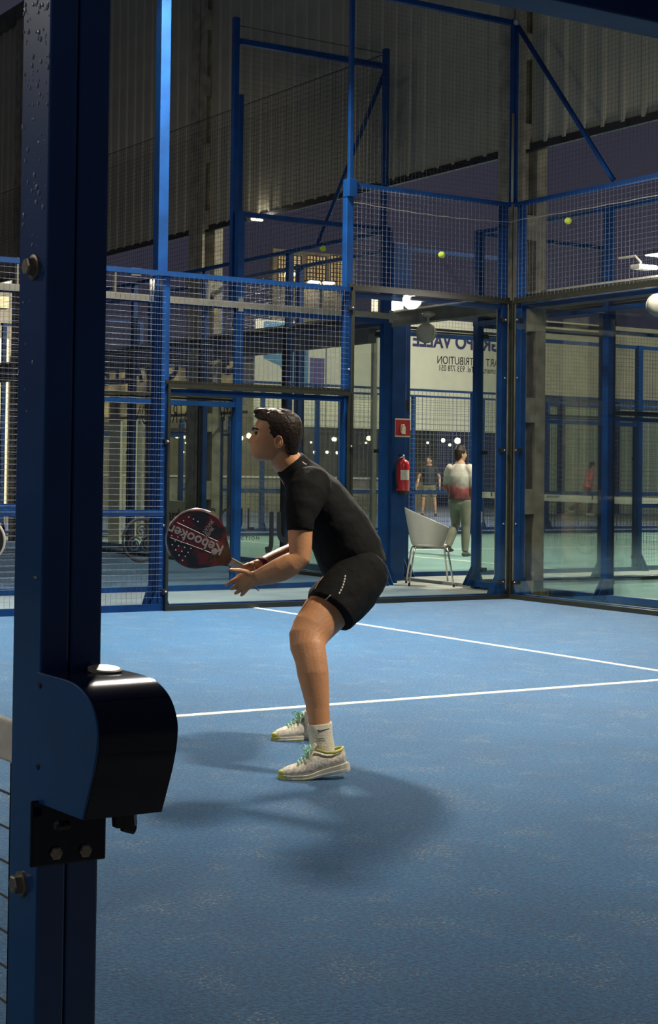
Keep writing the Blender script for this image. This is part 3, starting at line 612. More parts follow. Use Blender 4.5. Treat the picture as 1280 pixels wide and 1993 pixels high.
# lamps on the ring beam and the fences
def round_lamp(px, py, x, label):
    q = PL(px, py, 0, x); T = thing('round_lamp', label, 'lamp', q)
    MB().lathe(q+Vector((0.05, 0.05, 0)), (-0.7, -0.7, -0.06), [(0, 0.07), (0.03, 0.10), (0.07, 0.108), (0.10, 0.10), (0.12, 0.06), (0.125, 0.0)], 24).build('shade', M['grey'], T, smooth=True)
    MB().lathe(q+Vector((0.07, 0.07, 0)), (-0.7, -0.7, -0.06), [(0, 0.09), (0.03, 0.115), (0.05, 0.115)], 24).build('rim', M['galv'], T, smooth=True)
    MB().tube([q+Vector((0.06, 0.03, 0.10)), q+Vector((0.06, 0.03, 0.17)), q+Vector((0.10, 0.0, 0.20))], 0.014, 8).build('bracket', M['galv'], T)
    MB().ball(q+Vector((0.07, 0.02, 0.21)), 0.10, 0.06, 0.035).build('mount', M['galv'], T, smooth=True)
round_lamp(828, 647, 10.35, 'round grey lamp hanging under the beam above the white chair')
round_lamp(1282, 592, 10.35, 'round lamp cut by the right picture edge')
def flood_small(px, py, ax, v, label, k=1.0, watt=5, hz=1.0):
    q = PL(px, py, ax, v); T = thing('floodlight', label, 'floodlight', q)
    MB().box(q+Vector((-0.14*k, -0.05, -0.05*k*hz)), q+Vector((0.14*k, 0.06, 0.07*k*hz))).build('housing', M['grey'], T, bevel=0.01)
    MB().box(q+Vector((-0.13*k, -0.075, -0.055*k*hz)), q+Vector((0.13*k, -0.05, 0.05*k*hz))).build('lens', M['lampglow'], T, bevel=0.01)
    MB().tube([q+Vector((0, 0.03, 0.05)), q+Vector((0, 0.10, 0.12)), q+Vector((0, 0.3, 0.12))], 0.012, 6).build('arm', M['galv'], T)
    l = bpy.data.lights.new('floodlight_glow', 'POINT'); l.energy = watt*k; l.color = WARM; l.shadow_soft_size = 0.1; lo = bpy.data.objects.new('floodlight_glow', l); C.objects.link(lo); lo.location = q+Vector((0, -0.16, 0)); return T
flood_small(760, 596, 1, 12.55, 'glaring floodlight beside the blue corner post, under the glass top edge', 1.0)
flood_small(495, 427, 0, 10.40, 'glowing lamp at the cladding edge right of the slim post', 0.7, 5, 0.7)
flood_small(1252, 521, 0, 10.14, 'white lamp at the right edge behind the back fence', 0.8, 60, 0.45)
T = thing('lit_post', 'short glowing orange post beside the glaring floodlight', 'post', PL(731, 605, 1, 14.0))
q0, q1 = PL(728, 578, 1, 14.0), PL(735, 606, 1, 14.0); MB().box((q0.x, 14.0, q1.z), (q1.x, 14.06, q0.z)).build('sleeve', M['strip'], T); MB().box((q0.x, 14.0, -0.02), (q1.x, 14.05, q1.z)).build('stub', M['galv'], T)
T = thing('drain_pipe', 'grey vertical pipe on the extinguisher post', 'pipe', (10.8, 12.8, 2))
q0, q1 = PL(787, 640, 1, 12.86), PL(787, 782, 1, 12.86); MB().rod(q0, q1, 0.017, 10).build('pipe', M['galv'], T, smooth=True); MB().box(q1-Vector((0.05, 0.03, 0.12)), q1+Vector((0.05, 0.02, 0.02))).build('elbow_box', M['black'], T)
# balls lodged in the wire mesh
for q, lab in ((PL(1105, 430, 0, 9.97), 'yellow ball stuck in the back fence mesh, right of the pillar'), (PL(859, 496, 1, 9.975), 'yellow ball stuck in the side fence mesh, left of the corner'), (PL(628, 484, 1, 12.06), 'small yellow ball caught in the neighbouring netting')):
    T = thing('ball', lab, 'ball', q); b = MB().ball(q, 0.033, n=18, k=12).build('felt', M['ball'], T, smooth=True)
    MB().tube([q+Vector((0.0335*math.cos(t)*0.9, -0.0335*0.35+0.006*math.sin(2*t), 0.0335*math.sin(t)*0.9)) for t in [2*math.pi*i/24 for i in range(25)]], 0.0014, 5).build('seam', M['white'], b)

# ================================================================== chair, extinguisher, sign
def tub_chair():
    c = Vector((10.765, 12.15, -0.0)); T = thing('tub_chair', 'white plastic tub chair on slim metal legs beside the blue posts', 'chair', c)
    ax = Vector((0.80, -0.60, 0)).normalized()                # the chair's right, in the picture
    fr = Vector((0.55, 0.83, 0)).normalized()                 # it looks away, into the hall
    f = lambda x, y, z: c+ax*x+fr*y+Vector((0, 0, z))
    V, F = [], []; n, k = 36, 12
    CUT = lambda i, j: j in (1, 2, 3) and 0.66*n < i < 0.80*n
    for i in range(n+1):
        th = -0.25*math.pi + (1.5*math.pi)*i/n + math.pi*0.0   # wraps round the back
        ang = math.pi + 0.5*math.pi - th                        # centre of wrap = back (-fr)
        top = 0.705 - 0.10*math.cos(ang)*1.05 + 0.045*(1-abs(i/n-0.5)*2)
        for j in range(k+1):
            s = j/k; z = 0.415+(top-0.415)*s
            r = 0.185+0.085*s**0.8
            V.append(f(math.cos(ang)*r*1.08, math.sin(ang)*r, z))
    for i in range(n):
        for j in range(k):
            if CUT(i, j): continue    # the oval cut-out
            F.append((i*(k+1)+j, (i+1)*(k+1)+j, (i+1)*(k+1)+j+1, i*(k+1)+j+1))
    o = MB().add(V, F).build('shell', M['shell'], T, smooth=True)
    s = o.modifiers.new('s', 'SOLIDIFY'); s.thickness = 0.012; ss = o.modifiers.new('u', 'SUBSURF'); ss.levels = 1; ss.render_levels = 1
    mb = MB(); mb.lathe(f(0, 0, 0.40), (0, 0, 1), [(0, 0.10), (0.006, 0.17), (0.022, 0.20), (0.036, 0.19), (0.030, 0.10), (0.028, 0.0)], 28); mb.build('seat', M['shell'], T, smooth=True)
    mb = MB(); pts = [f(x, y, 0.395) for x, y in ((-0.17, -0.15), (0.17, -0.15), (0.17, 0.15), (-0.17, 0.15), (-0.17, -0.15))]; mb.tube(pts, 0.011, 8); mb.build('seat_frame', M['steel'], T, smooth=True)
    for x, y, X, Y in ((-0.17, -0.15, -0.25, -0.22), (0.17, -0.15, 0.25, -0.22), (0.17, 0.15, 0.24, 0.22), (-0.17, 0.15, -0.24, 0.22)):
        lg = MB().tube([f(x*0.8, y*0.8, 0.395), f(x*1.05, y*1.05, 0.39), f(x*1.12, y*1.12, 0.36), f(X, Y, -0.03)], 0.011, 8).build('leg', M['steel'], T, smooth=True)
        MB().lathe(f(X, Y, -0.04), (0, 0, 1), [(0, 0.012), (0.03, 0.014)], 10).build('foot_cap', M['rubber'], lg)
tub_chair()
YE = 12.70
def extinguisher():
    q = PL(783, 957, 1, YE); x, z0 = q.x, q.z; H = PL(783, 893, 1, YE).z-z0
    T = thing('fire_extinguisher', 'red fire extinguisher with a paper label on the blue post', 'fire extinguisher', q); y = YE
    r = 0.077
    MB().lathe((x, y, z0), (0, 0, 1), [(0, 0.05), (0.006, r-0.01), (0.02, r), (H*0.82, r), (H*0.92, r*0.85), (H*0.99, r*0.4), (H, 0.02)], 28).build('cylinder', M['red'], T, smooth=True)
    lb = MB(); V, F = [], []
    for i in range(9):
        t = -math.pi/2-0.75+1.5*i/8-0.25
        for zz in (z0+H*0.36, z0+H*0.66): V.append((x+math.cos(t)*(r+0.0015), y+math.sin(t)*(r+0.0015), zz))
    F = [(2*i, 2*i+2, 2*i+3, 2*i+1) for i in range(8)]; lb.add(V, F).build('paper_label', M['paper'], T)
    MB().lathe((x, y, z0+H), (0, 0, 1), [(-0.01, 0.02), (0.03, 0.022), (0.05, 0.014)], 14).build('valve', M['steel'], T, smooth=True)
    MB().box((x-0.06, y-0.012, z0+H+0.035), (x+0.045, y+0.012, z0+H+0.05)).build('lever', M['black'], T)
    MB().tube([(x-0.02, y-0.02, z0+H+0.02), (x-0.08, y-0.02, z0+H), (x-0.115, y-0.02, z0+H*0.75), (x-0.115, y-0.02, z0+H*0.35), (x-0.09, y-0.02, z0+H*0.10)], 0.010, 8).build('hose', M['rubber'], T, smooth=True)
    MB().lathe((x, y, z0-0.035), (0, 0, 1), [(0, 0.05), (0.04, r-0.004)], 20).build('foot_ring', M['rubber'], T)
    MB().box((x-0.03, y+0.05, z0+0.1), (x+0.03, y+0.14, z0+0.3)).build('wall_bracket', M['black'], T)
    q0, q1 = PL(769, 814, 1, YE+0.05), PL(798, 851, 1, YE+0.05); S = thing('fire_sign', 'red and cream fire extinguisher sign above the extinguisher', 'sign', (q0.x, YE+0.05, q1.z))
    MB().box((q0.x, YE+0.05, q1.z), (q1.x, YE+0.056, q0.z)).build('plate', M['signcream'], S)
    hgt = q0.z-q1.z; MB().box((q0.x+0.004, YE+0.047, q1.z+0.016), (q1.x-0.004, YE+0.05, q0.z-0.016)).build('red_field', M['signred'], S)
    cx = (q0.x+q1.x)/2+0.012; zz = q1.z+0.035
    mb = MB(); mb.prism([(cx-0.026, YE+0.044, zz), (cx+0.026, YE+0.044, zz), (cx+0.026, YE+0.044, zz+0.085), (cx+0.012, YE+0.044, zz+0.10), (cx+0.012, YE+0.044, zz+0.118), (cx-0.004, YE+0.044, zz+0.118), (cx-0.010, YE+0.044, zz+0.10), (cx-0.026, YE+0.044, zz+0.085)], (0, 0.003, 0))
    mb.tube([(cx, YE+0.045, zz+0.112), (cx-0.038, YE+0.045, zz+0.105), (cx-0.046, YE+0.045, zz+0.06), (cx-0.036, YE+0.045, zz+0.015)], 0.005, 5); mb.build('pictogram', M['signcream'], S)
    mb = MB().box((x-0.10, y+0.09, -0.03), (x+0.11, y+0.19, 4.0)); mb.build('shaft', M['blue'], thing('steel_column', 'broad blue column carrying the fire sign and extinguisher', 'column', (x, y+0.14, 0)), bevel=0.006)
extinguisher()
# ================================================================== near net post with its winch, entrance frame, net
T = thing('net_post', 'dark blue wet net post with a winch box, close at the left edge', 'net post', (0.06, -0.02, 0))
YF = -0.058
xr = PL(217, 0, 1, YF).x; xm = 0.02+(xr-0.02)*0.47
MB().box((0.02, YF, -0.03), (xm-0.0008, 0.020, 2.2)).build('tube', M['bluedk'], T, bevel=0.003)
MB().box((xm+0.0008, YF, -0.03), (xr, 0.020, 2.2)).build('tube', M['bluedk'], T, bevel=0.003)
for px, py in ((67, 520), (42, 1720)):
    q = PL(px, py, 0, 0.02)
    w_ = MB().lathe((0.0205, q.y, q.z), (-1, 0, 0), [(0, 0.0150), (0.003, 0.0148), (0.0035, 0.012)], 20).build('washer', M['boltdk'], T, smooth=False)
    MB().lathe((0.017, q.y, q.z), (-1, 0, 0), [(0, 0.0108), (0.008, 0.0108), (0.0095, 0.009)], 6).build('hex_bolt', M['boltdk'], w_)
mb = MB(); random.seed(3)
for i in range(120):
    z = 1.79-abs(random.gauss(0, 0.17)); y = YF+0.004+random.random()*0.072
    if z < 1.30: continue
    r = random.choice((0.0010, 0.0013, 0.0017, 0.0025, 0.0032)); mb.ball((0.0198, y, z), r*0.55, r*0.8, r*1.1, 8, 5)
M['water'] = mat('water_drop', (0.40, 0.45, 0.55), 0.08, spec=1.0, coat=1.0)
mb.build('water_droplets', M['water'], T, smooth=True, kind='stuff')
MB().box((0.0192, PL(70, 1122, 0, 0.02).y-0.005, PL(70, 1126, 0, 0.02).z), (0.0205, PL(70, 1122, 0, 0.02).y+0.005, PL(70, 1122, 0, 0.02).z)).build('paint_chip', M['galv'], T)
# winch housing
XP = 0.0175
side_px = [(70, 1307), (100, 1315), (128, 1323), (148, 1333), (165, 1350), (178, 1372), (186, 1398), (190, 1428), (187, 1470), (180, 1512), (160, 1597), (62, 1560)]
def crom(p, m=5):
    out = []
    for i in range(len(p)-1):
        a, b, c, d = p[max(i-1, 0)], p[i], p[i+1], p[min(i+2, len(p)-1)]
        for k in range(m):
            t = k/m; out.append(tuple(0.5*(2*b[j]+(c[j]-a[j])*t+(2*a[j]-5*b[j]+4*c[j]-d[j])*t*t+(3*b[j]-a[j]-3*c[j]+d[j])*t**3) for j in (0, 1)))
    return out+[p[-1]]
side_px = crom(side_px[:-2])+side_px[-2:]
poly = [PL(a, b, 0, XP) for a, b in side_px]
XQ = PL(346, 1425, 1, min(p.y for p in poly)).x
hs = MB().prism(poly, (0.003, 0, 0)); h = hs.build('winch_side_plate', M['bluedk'], T, bevel=0.0015)
poly2 = [p+Vector((0.003, 0, 0)) for p in poly]
V, F = [], []; n = len(poly2)
cover = MB(); inner = [Vector((p.x, p.y, p.z)) for p in poly2]
d = Vector((XQ-XP-0.003, 0, 0)); cover.prism(inner, d)
o = cover.build('winch_cover', M['navy'], T)
o.data.polygons.foreach_set('use_smooth', [True]*len(o.data.polygons)); o.data.set_sharp_from_angle(angle=0.6)
for px, py in ((78, 1334), (74, 1492)):
    q = PL(px, py, 0, XP); MB().lathe((XP+0.0002, q.y, q.z), (-1, 0, 0), [(0, 0.0042), (0.0015, 0.0030)], 10).build('rivet', M['black'], h)
MB().lathe((0.088, poly[0].y-0.035, poly[5].z+0.001), (0, -0.10, 1), [(0, 0.020), (0.003, 0.020), (0.004, 0.017)], 24).build('cap', M['galv'], o, smooth=False)
# bracket and crank stub
YB = -0.064
b0, b1 = PL(62, 1560, 1, YB), PL(206, 1672, 1, YB)
br = MB().box((b0.x, YB, b1.z), (b1.x, YF, b0.z)).build('bracket', M['navy'], T, bevel=0.002)
for px, py in ((108, 1660), (165, 1655)):
    q = PL(px, py, 1, YB); MB().lathe((q.x, YB+0.001, q.z), (0, -1, 0), [(0, 0.008), (0.004, 0.008), (0.005, 0.006)], 6).build('hex_bolt', M['boltdk'], br)
q = PL(118, 1607, 0, XP+0.01); MB().lathe((q.x, q.y, q.z), (-1, 0, 0), [(-0.01, 0.005), (0.004, 0.006), (0.007, 0.004)], 10).build('pin', M['black'], br)
a = PL(240, 1585, 1, -0.15); hd = MB().tube([a+Vector((0, 0, 0.01)), a+Vector((0.002, 0, -0.012))], 0.014, 8).build('crank_shaft', M['black'], T)
MB().tube([a+Vector((0.0, 0, -0.012)), a+Vector((0.013, -0.002, -0.017))], [0.007, 0.006], 8).build('crank_handle', M['black'], T)
# entrance frame: lintel and far jamb
T = thing('entrance_frame', 'blue door lintel crossing the top right corner', 'door frame', (1.3, -0.03, 0))
MB().box((xr, -0.062, 1.898), (1.50, 0.0, 1.99)).build('lintel', M['blue'], T, bevel=0.003)
MB().box((1.50, -0.062, -0.03), (1.58, 0.018, 3.0)).build('jamb', M['blue'], T, bevel=0.003)
# the near net
T = thing('court_net', 'white-taped black court net tied to the near post at the left edge', 'net', (0.06, 5, 0))
mb = MB(); n = 16
zt_ = lambda t: 0.923-0.04*4*t*(1-t)
for i in range(n):
    t0, t1 = i/n, (i+1)/n; mb.beam((0.06, 0.03+9.95*t0, zt_(t0)-0.026), (0.06, 0.03+9.95*t1, zt_(t1)-0.026), 0.014, 0.052)
mb.build('tape', M['line'], T, bevel=0.004)
mb = MB(); k = 222
for i in range(k+1):
    t = i/k; y = 0.06+9.9*t; rr = 0.0019; zig = 0.004*(-1)**i
    mb.rod((0.06, y, 0.02), (0.06, y, zt_(t)-0.05), rr, 3)
for i in range(1, 20):
    z = 0.873-i*0.043
    mb.tube([(0.06, 0.03+9.95*j/40, z-0.04*4*(j/40)*(1-j/40)*max(0, 1-i/20)) for j in range(41)], 0.0019, 3)
mb.build('netting', M['rubber'], T, kind='stuff')
# ================================================================== people
M['skin'] = mat('skin', (0.60, 0.275, 0.120), 0.48, var=0.10, vscale=14, bump=0.12, bscale=90)
M['skin2'] = mat('skin_far', (0.46, 0.25, 0.15), 0.5, var=0.1)
M['cloth'] = mat('black_cloth', (0.0060, 0.0057, 0.0050), 0.85, spec=0.22, var=0.2, vscale=9, bump=0.35, bscale=22)
M['hair'] = mat('brown_hair', (0.020, 0.0105, 0.005), 0.5, spec=0.3, var=0.5, vscale=60, bump=0.4, bscale=90)
M['eye'] = mat('eye_dark', (0.02, 0.012, 0.008), 0.2)
M['sock'] = mat('sock_white', (0.72, 0.66, 0.50), 0.9, var=0.08, vscale=60, bump=0.4, bscale=160)
M['shoe'] = mat('shoe_knit', (0.60, 0.54, 0.44), 0.8, var=0.34, vscale=75, bump=0.3, bscale=120)
M['sole'] = mat('shoe_sole', (0.68, 0.63, 0.50), 0.6, var=0.06)
M['yellow'] = mat('shoe_yellow', (0.50, 0.48, 0.08), 0.6, var=0.1)
M['mint'] = mat('lace_mint', (0.32, 0.66, 0.42), 0.8, var=0.1)
M['band'] = mat('wristband', (0.14, 0.010, 0.016), 0.8)
M['reflect'] = mat('reflective_white', (0.62, 0.58, 0.50), 0.5)
M['gripw'] = mat('grip_wrap', (0.52, 0.47, 0.37), 0.7, var=0.12, vscale=30)
def racketmat():
    m = mat('racket_face', (0.02, 0.01, 0.01), 0.28, coat=0.4); nt = m.node_tree; L = nt.links.new; b = nt.nodes['Principled BSDF']
    tc = nt.nodes.new('ShaderNodeTexCoord'); n = nt.nodes.new('ShaderNodeTexNoise'); n.inputs['Scale'].default_value = 17; n.inputs['Detail'].default_value = 1.5
    L(tc.outputs['Object'], n.inputs['Vector']); r = nt.nodes.new('ShaderNodeValToRGB'); e = r.color_ramp.elements; e[0].position = 0.50; e[1].position = 0.60; e[0].color = (0.010, 0.008, 0.008, 1); e[1].color = (0.10, 0.007, 0.010, 1)
    L(n.outputs['Fac'], r.inputs[0]); L(r.outputs[0], b.inputs['Base Color']); return m
M['racket'] = racketmat()
M['racketred'] = mat('racket_red', (0.11, 0.008, 0.012), 0.3, coat=0.4, var=0.15, vscale=30)
M['letter'] = mat('racket_letter', (0.42, 0.37, 0.34), 0.5)
M['dot'] = mat('racket_hole_light', (0.80, 0.74, 0.66), 0.5)
M['frameedge'] = mat('racket_edge', (0.55, 0.48, 0.46), 0.25, 0.6)

def person_axes(px):
    d = ray(px, 900); d = Vector((d.x, d.y, 0)).normalized(); return Vector((-d.y, d.x, 0)), -d   # picture-left, towards the camera
FA, SA = person_axes(600); ZA = Vector((0, 0, 1))
feet = P(640, 1500, 6.55); feet.z = 0
PL1 = thing('person', 'player in black shirt and shorts, crouching in profile with a red racket', 'person', (feet.x, feet.y, 0))
O1 = ORG[PL1.name]
def L_(secs): return [(P(a, b, d), u, v) for a, b, d, u, v in secs]
skin = MB()
# left leg (near), right leg (far)
skin.loft(L_([(695, 1120, 6.58, .085, .105), (658, 1165, 6.50, .085, .104), (624, 1204, 6.42, .076, .090), (607, 1225, 6.385, .068, .084), (599, 1242, 6.36, .062, .081), (599, 1260, 6.335, .057, .074), (605, 1285, 6.31, .055, .066), (609, 1312, 6.29, .056, .065), (614, 1345, 6.27, .047, .056), (619, 1380, 6.25, .039, .047), (622, 1412, 6.23, .036, .044), (625, 1450, 6.22, .037, .046), (622, 1478, 6.21, .033, .04)]), SA, 24)
skin.loft(L_([(690, 1115, 6.76, .085, .105), (655, 1158, 6.86, .085, .100), (625, 1192, 6.95, .074, .088), (602, 1222, 7.02, .062, .080), (602, 1250, 7.03, .056, .068), (606, 1285, 7.04, .055, .060), (610, 1320, 7.05, .050, .054), (612, 1360, 7.05, .040, .044), (613, 1395, 7.05, .035, .041), (612, 1425, 7.05, .034, .04)]), SA, 24)
# trunk
skin.loft(L_([(695, 1115, 6.66, .15, .105), (675, 1070, 6.66, .14, .11), (645, 1015, 6.66, .155, .11), (612, 965, 6.65, .165, .10), (588, 935, 6.65, .15, .08)]), SA, 28)
# neck
skin.loft(L_([(582, 930, 6.65, .075, .075), (566, 908, 6.64, .062, .066), (554, 892, 6.635, .058, .064), (549, 872, 6.63, .056, .06)]), SA, 24)
# left arm
skin.loft(L_([(600, 945, 6.47, .05, .055), (590, 985, 6.43, .053, .055), (584, 1030, 6.40, .050, .0525), (584, 1062, 6.385, .046, .049), (583, 1085, 6.375, .044, .047), (566, 1098, 6.37, .044, .050), (545, 1109, 6.375, .042, .051), (522, 1118, 6.39, .036, .044), (504, 1124, 6.41, .029, .035), (493, 1127, 6.42, .024, .031)]), SA, 24)
# right arm
skin.loft(L_([(585, 950, 6.84, .05, .055), (580, 1000, 6.87, .05, .05), (582, 1050, 6.88, .045, .046), (573, 1072, 6.87, .042, .042), (550, 1082, 6.84, .040, .040), (528, 1090, 6.79, .034, .034), (510, 1097, 6.74, .027, .027), (499, 1101, 6.71, .024, .026)]), SA, 24)
# left hand: palm, thumb, four fingers
skin.loft(L_([(497, 1126, 6.415, .021, .031), (486, 1129, 6.42, .018, .037), (474, 1132.5, 6.425, .016, .041), (466, 1135, 6.43, .014, .038)]), SA, 18)
def finger(pts, r0, r1):
    p = [P(*q) for q in pts]; n = len(p); skin.tube([p[0]+(p[0]-p[1]).normalized()*0.0]+p[1:]+[p[-1]+(p[-1]-p[-2]).normalized()*r1*0.7], [r0+(r1-r0)*i/(n-1) for i in range(n)]+[r1*0.45], 10)
finger([(487, 1118, 6.41), (477, 1112.5, 6.40), (466, 1110.5, 6.395), (456, 1110, 6.39), (448, 1109, 6.385)], .0125, .0085)
finger([(467, 1124, 6.425), (460, 1126.5, 6.425), (452, 1131, 6.42), (445, 1135.5, 6.42), (439.5, 1139.5, 6.425)], .0110, .0078)
finger([(469, 1133, 6.43), (462, 1138, 6.425), (455.5, 1143, 6.42), (450, 1146.5, 6.425)], .0112, .0082)
finger([(474, 1141, 6.43), (468, 1147, 6.425), (462.5, 1152, 6.425), (457.5, 1155, 6.43)], .0108, .0080)
finger([(481, 1146, 6.43), (476.5, 1151, 6.43), (473, 1155.5, 6.43), (469, 1158.5, 6.435)], .0098, .0075)
# right hand closed round the grip
ga, gb = P(446, 1092, 6.66), P(494, 1118, 6.69); gd = (gb-ga).normalized()
g1 = gd.cross(SA).normalized()
if g1.z < 0: g1 = -g1
skin.loft([(P(503, 1099, 6.72), .022, .027), (P(496, 1105, 6.715), .016, .034), (P(489, 1108, 6.712), .014, .036), (P(482, 1106, 6.71), .012, .030)], SA, 16)
for i, s in enumerate((0.70, 0.86, 1.02, 1.16)):
    c = ga+(gb-ga)*s; R = 0.027
    skin.tube([c+(SA*math.cos(t)+g1*math.sin(t))*R - gd*0.004*j for j, t in enumerate((math.pi*0.98, math.pi*0.72, math.pi*0.48, math.pi*0.22, 0.0, -math.pi*0.22))], [.0100, .0102, .0098, .0094, .0088, .0070], 10)
skin.tube([P(496, 1101, 6.71), P(488, 1099, 6.69), P(481, 1100, 6.668), P(473, 1102, 6.65)], [.012, .0115, .010, .0075], 10)
# head: slices facing picture-left
HC = P(535, 850, 6.63)
tilt = 0.0
def head_pt(x, y, z): return HC + FA*x + SA*y + ZA*z
SL = [(-.1055, .070, .015, .022), (-.100, .086, .004, .036), (-.090, .099, -.012, .046), (-.075, .103, -.035, .055), (-.058, .102, -.062, .062), (-.040, .103, -.083, .067), (-.020, .100, -.097, .071), (0, .096, -.104, .074), (.018, .0925, -.107, .0755), (.034, .0925, -.107, .077), (.055, .086, -.105, .076), (.076, .074, -.097, .071), (.094, .052, -.080, .058), (.107, .022, -.052, .036), (.1125, 0, -.03, .012)]
def interp(tab, z):
    if z <= tab[0][0]: return tab[0][1:]
    for a, b in zip(tab, tab[1:]):
        if z <= b[0]:
            t = (z-a[0])/(b[0]-a[0]); return [p+(q-p)*t for p, q in zip(a[1:], b[1:])]
    return tab[-1][1:]
def g(v, m, s): return math.exp(-((v-m)/s)**2)
NOSE = [(-.037, 0), (-.031, .010), (-.024, .020), (-.017, .0205), (-.006, .014), (.008, .0075), (.020, .002), (.03, 0)]
hv, hf = [], []; nz_, na = 56, 64
for i in range(nz_+1):
    z = -.1055+(.1125+.1055)*i/nz_; xf, xb, w = interp(SL, z); xc = (xf+xb)/2-0.004; af, ab = xf-xc, xc-xb
    for j in range(na):
        th = 2*math.pi*j/na; c_, s_ = math.cos(th), math.sin(th); ee = 2/2.35
        cx = math.copysign(abs(c_)**ee, c_); sy = math.copysign(abs(s_)**ee, s_)
        x = xc+(af if c_ > 0 else ab)*cx; y = w*sy
        if c_ > 0:
            x += interp(NOSE, z)[0]*g(y, 0, .0125+(.004 if z < -.015 else 0))
            x += .0075*g(z, -.0475, .0055)*g(y, 0, .020) + .0070*g(z, -.0665, .0055)*g(y, 0, .018) - .004*g(z, -.0575, .003)*g(y, 0, .022) - .004*g(z, -.078, .005)*g(y, 0, .018)
            x += .0035*g(z, .034, .008)*g(abs(y), .028, .022) - .0100*g(z, .014, .011)*g(abs(y), .033, .014)
            x += .003*g(z, -.012, .014)*g(abs(y), .042, .016)
        hv.append(head_pt(x, y, z))
for i in range(nz_):
    for j in range(na):
        j2 = (j+1) % na; hf.append((i*na+j, i*na+j2, (i+1)*na+j2, (i+1)*na+j))
hf += [tuple(range(na-1, -1, -1)), tuple(range(nz_*na, (nz_+1)*na))]
skin.add(hv, hf)
for sg in (1, -1):   # ears
    ec = (-.014, .074*sg, -.024)
    pts = []
    for i in range(13):
        t = math.radians(-75+ 285*i/12); pts.append(head_pt(ec[0]-.004+.0165*math.cos(t+1.0)*0.95-.004*math.sin(t+1.0)*-1*0, ec[1]+sg*(.010+.003*math.sin(t)), ec[2]+.026*math.sin(t+1.0)))
    skin.tube(pts, .0042, 8)
    skin.loft([(head_pt(ec[0], ec[1]-.004*sg, ec[2]-.024), .007, .006), (head_pt(ec[0]-.001, ec[1]+.002*sg, ec[2]-.012), .004, .011), (head_pt(ec[0]-.003, ec[1]+.003*sg, ec[2]+.006), .003, .013), (head_pt(ec[0]-.005, ec[1]+.003*sg, ec[2]+.018), .003, .010)], SA, 12)
body = meshobj('body', remeshed(skin, 0.0042, 4, O1, 'body'), M['skin'], PL1)
# eyes and brows
for sg in (1, -1):
    MB().ball(head_pt(.0765, .0325*sg, .0125), .0105, .0105, .0105, 14, 9).build('eye', M['eye'], PL1, smooth=True)
    MB().loft([(head_pt(.0965, .014*sg, .0300), .005, .0045), (head_pt(.0945, .026*sg, .0350), .005, .0052), (head_pt(.086, .042*sg, .0360), .005, .0050), (head_pt(.074, .054*sg, .0305), .004, .0036)], SA, 8).build('eyebrow', M['hair'], PL1, smooth=True)
    MB().tube([head_pt(.0885, .022*sg, .0155), head_pt(.0845, .033*sg, .0195), head_pt(.073, .044*sg, .0150)], .0016, 6).build('eyelid', M['hair'], PL1, smooth=True)
# hair: head slices grown outwards and trimmed at the hairline
XL = [(-.088, -.062), (-.060, -.050), (-.035, -.046), (-.018, -.036), (-.010, -.004), (.000, .010), (.012, .018), (.035, .022), (.060, .026), (.068, .040), (.074, .076), (.085, .088), (.110, .090), (.126, .06)]
SH = [(-.088, .06, -.088, .045), (-.070, .08, -.100, .058), (-.045, .10, -.108, .068), (-.020, .10, -.1135, .0765), (.01, .10, -.1185, .083), (.04, .10, -.119, .085), (.065, .095, -.115, .083), (.085, .092, -.106, .077), (.102, .089, -.088, .064), (.115, .080, -.058, .044), (.1225, .055, -.025, .020)]
hm = MB(); hv, hf = [], []; nz_ = 50; na = 64
for i in range(nz_+1):
    z = -.088+.2105*i/nz_; xf, xb, w = interp(SH, z); xl = interp(XL, z)[0]; xc = (xf+xb)/2
    for j in range(na):
        th = 2*math.pi*j/na; c_, s_ = math.cos(th), math.sin(th); ee = 2/2.4
        x = xc+(xf-xc)*math.copysign(abs(c_)**ee, c_); y = w*math.copysign(abs(s_)**ee, s_)
        if z < -.02: y *= 1-0.0*0
        amp = .0009*math.sin(26*th+z*120)+(.0018*math.sin(th*17+z*40) if z > .08 else 0)
        x = min(x*(1+amp*6), xl+.004*math.sin(z*300+3*th)); y *= 1+amp*6
        hv.append(head_pt(x, y, z+(.004*math.sin(th*9) if z > .105 else 0)))
for i in range(nz_):
    for j in range(na):
        j2 = (j+1) % na; hf.append((i*na+j, i*na+j2, (i+1)*na+j2, (i+1)*na+j))
hf += [tuple(range(na-1, -1, -1)), tuple(range(nz_*na, (nz_+1)*na))]; hm.add(hv, hf)
for k in range(7):   # the quiff
    y = -.036+.012*k; hm.loft([(head_pt(.020, y, .104), .009, .012), (head_pt(.052, y, .110+.002*(k % 2)), .009, .012), (head_pt(.076, y, .110+.004*(k % 3)), .008, .011), (head_pt(.088, y*1.02, .104+.004*(k % 2)), .006, .008)], SA, 10)
hair = meshobj('hair', remeshed(hm, 0.0032, 1, O1, 'hair'), M['hair'], PL1)
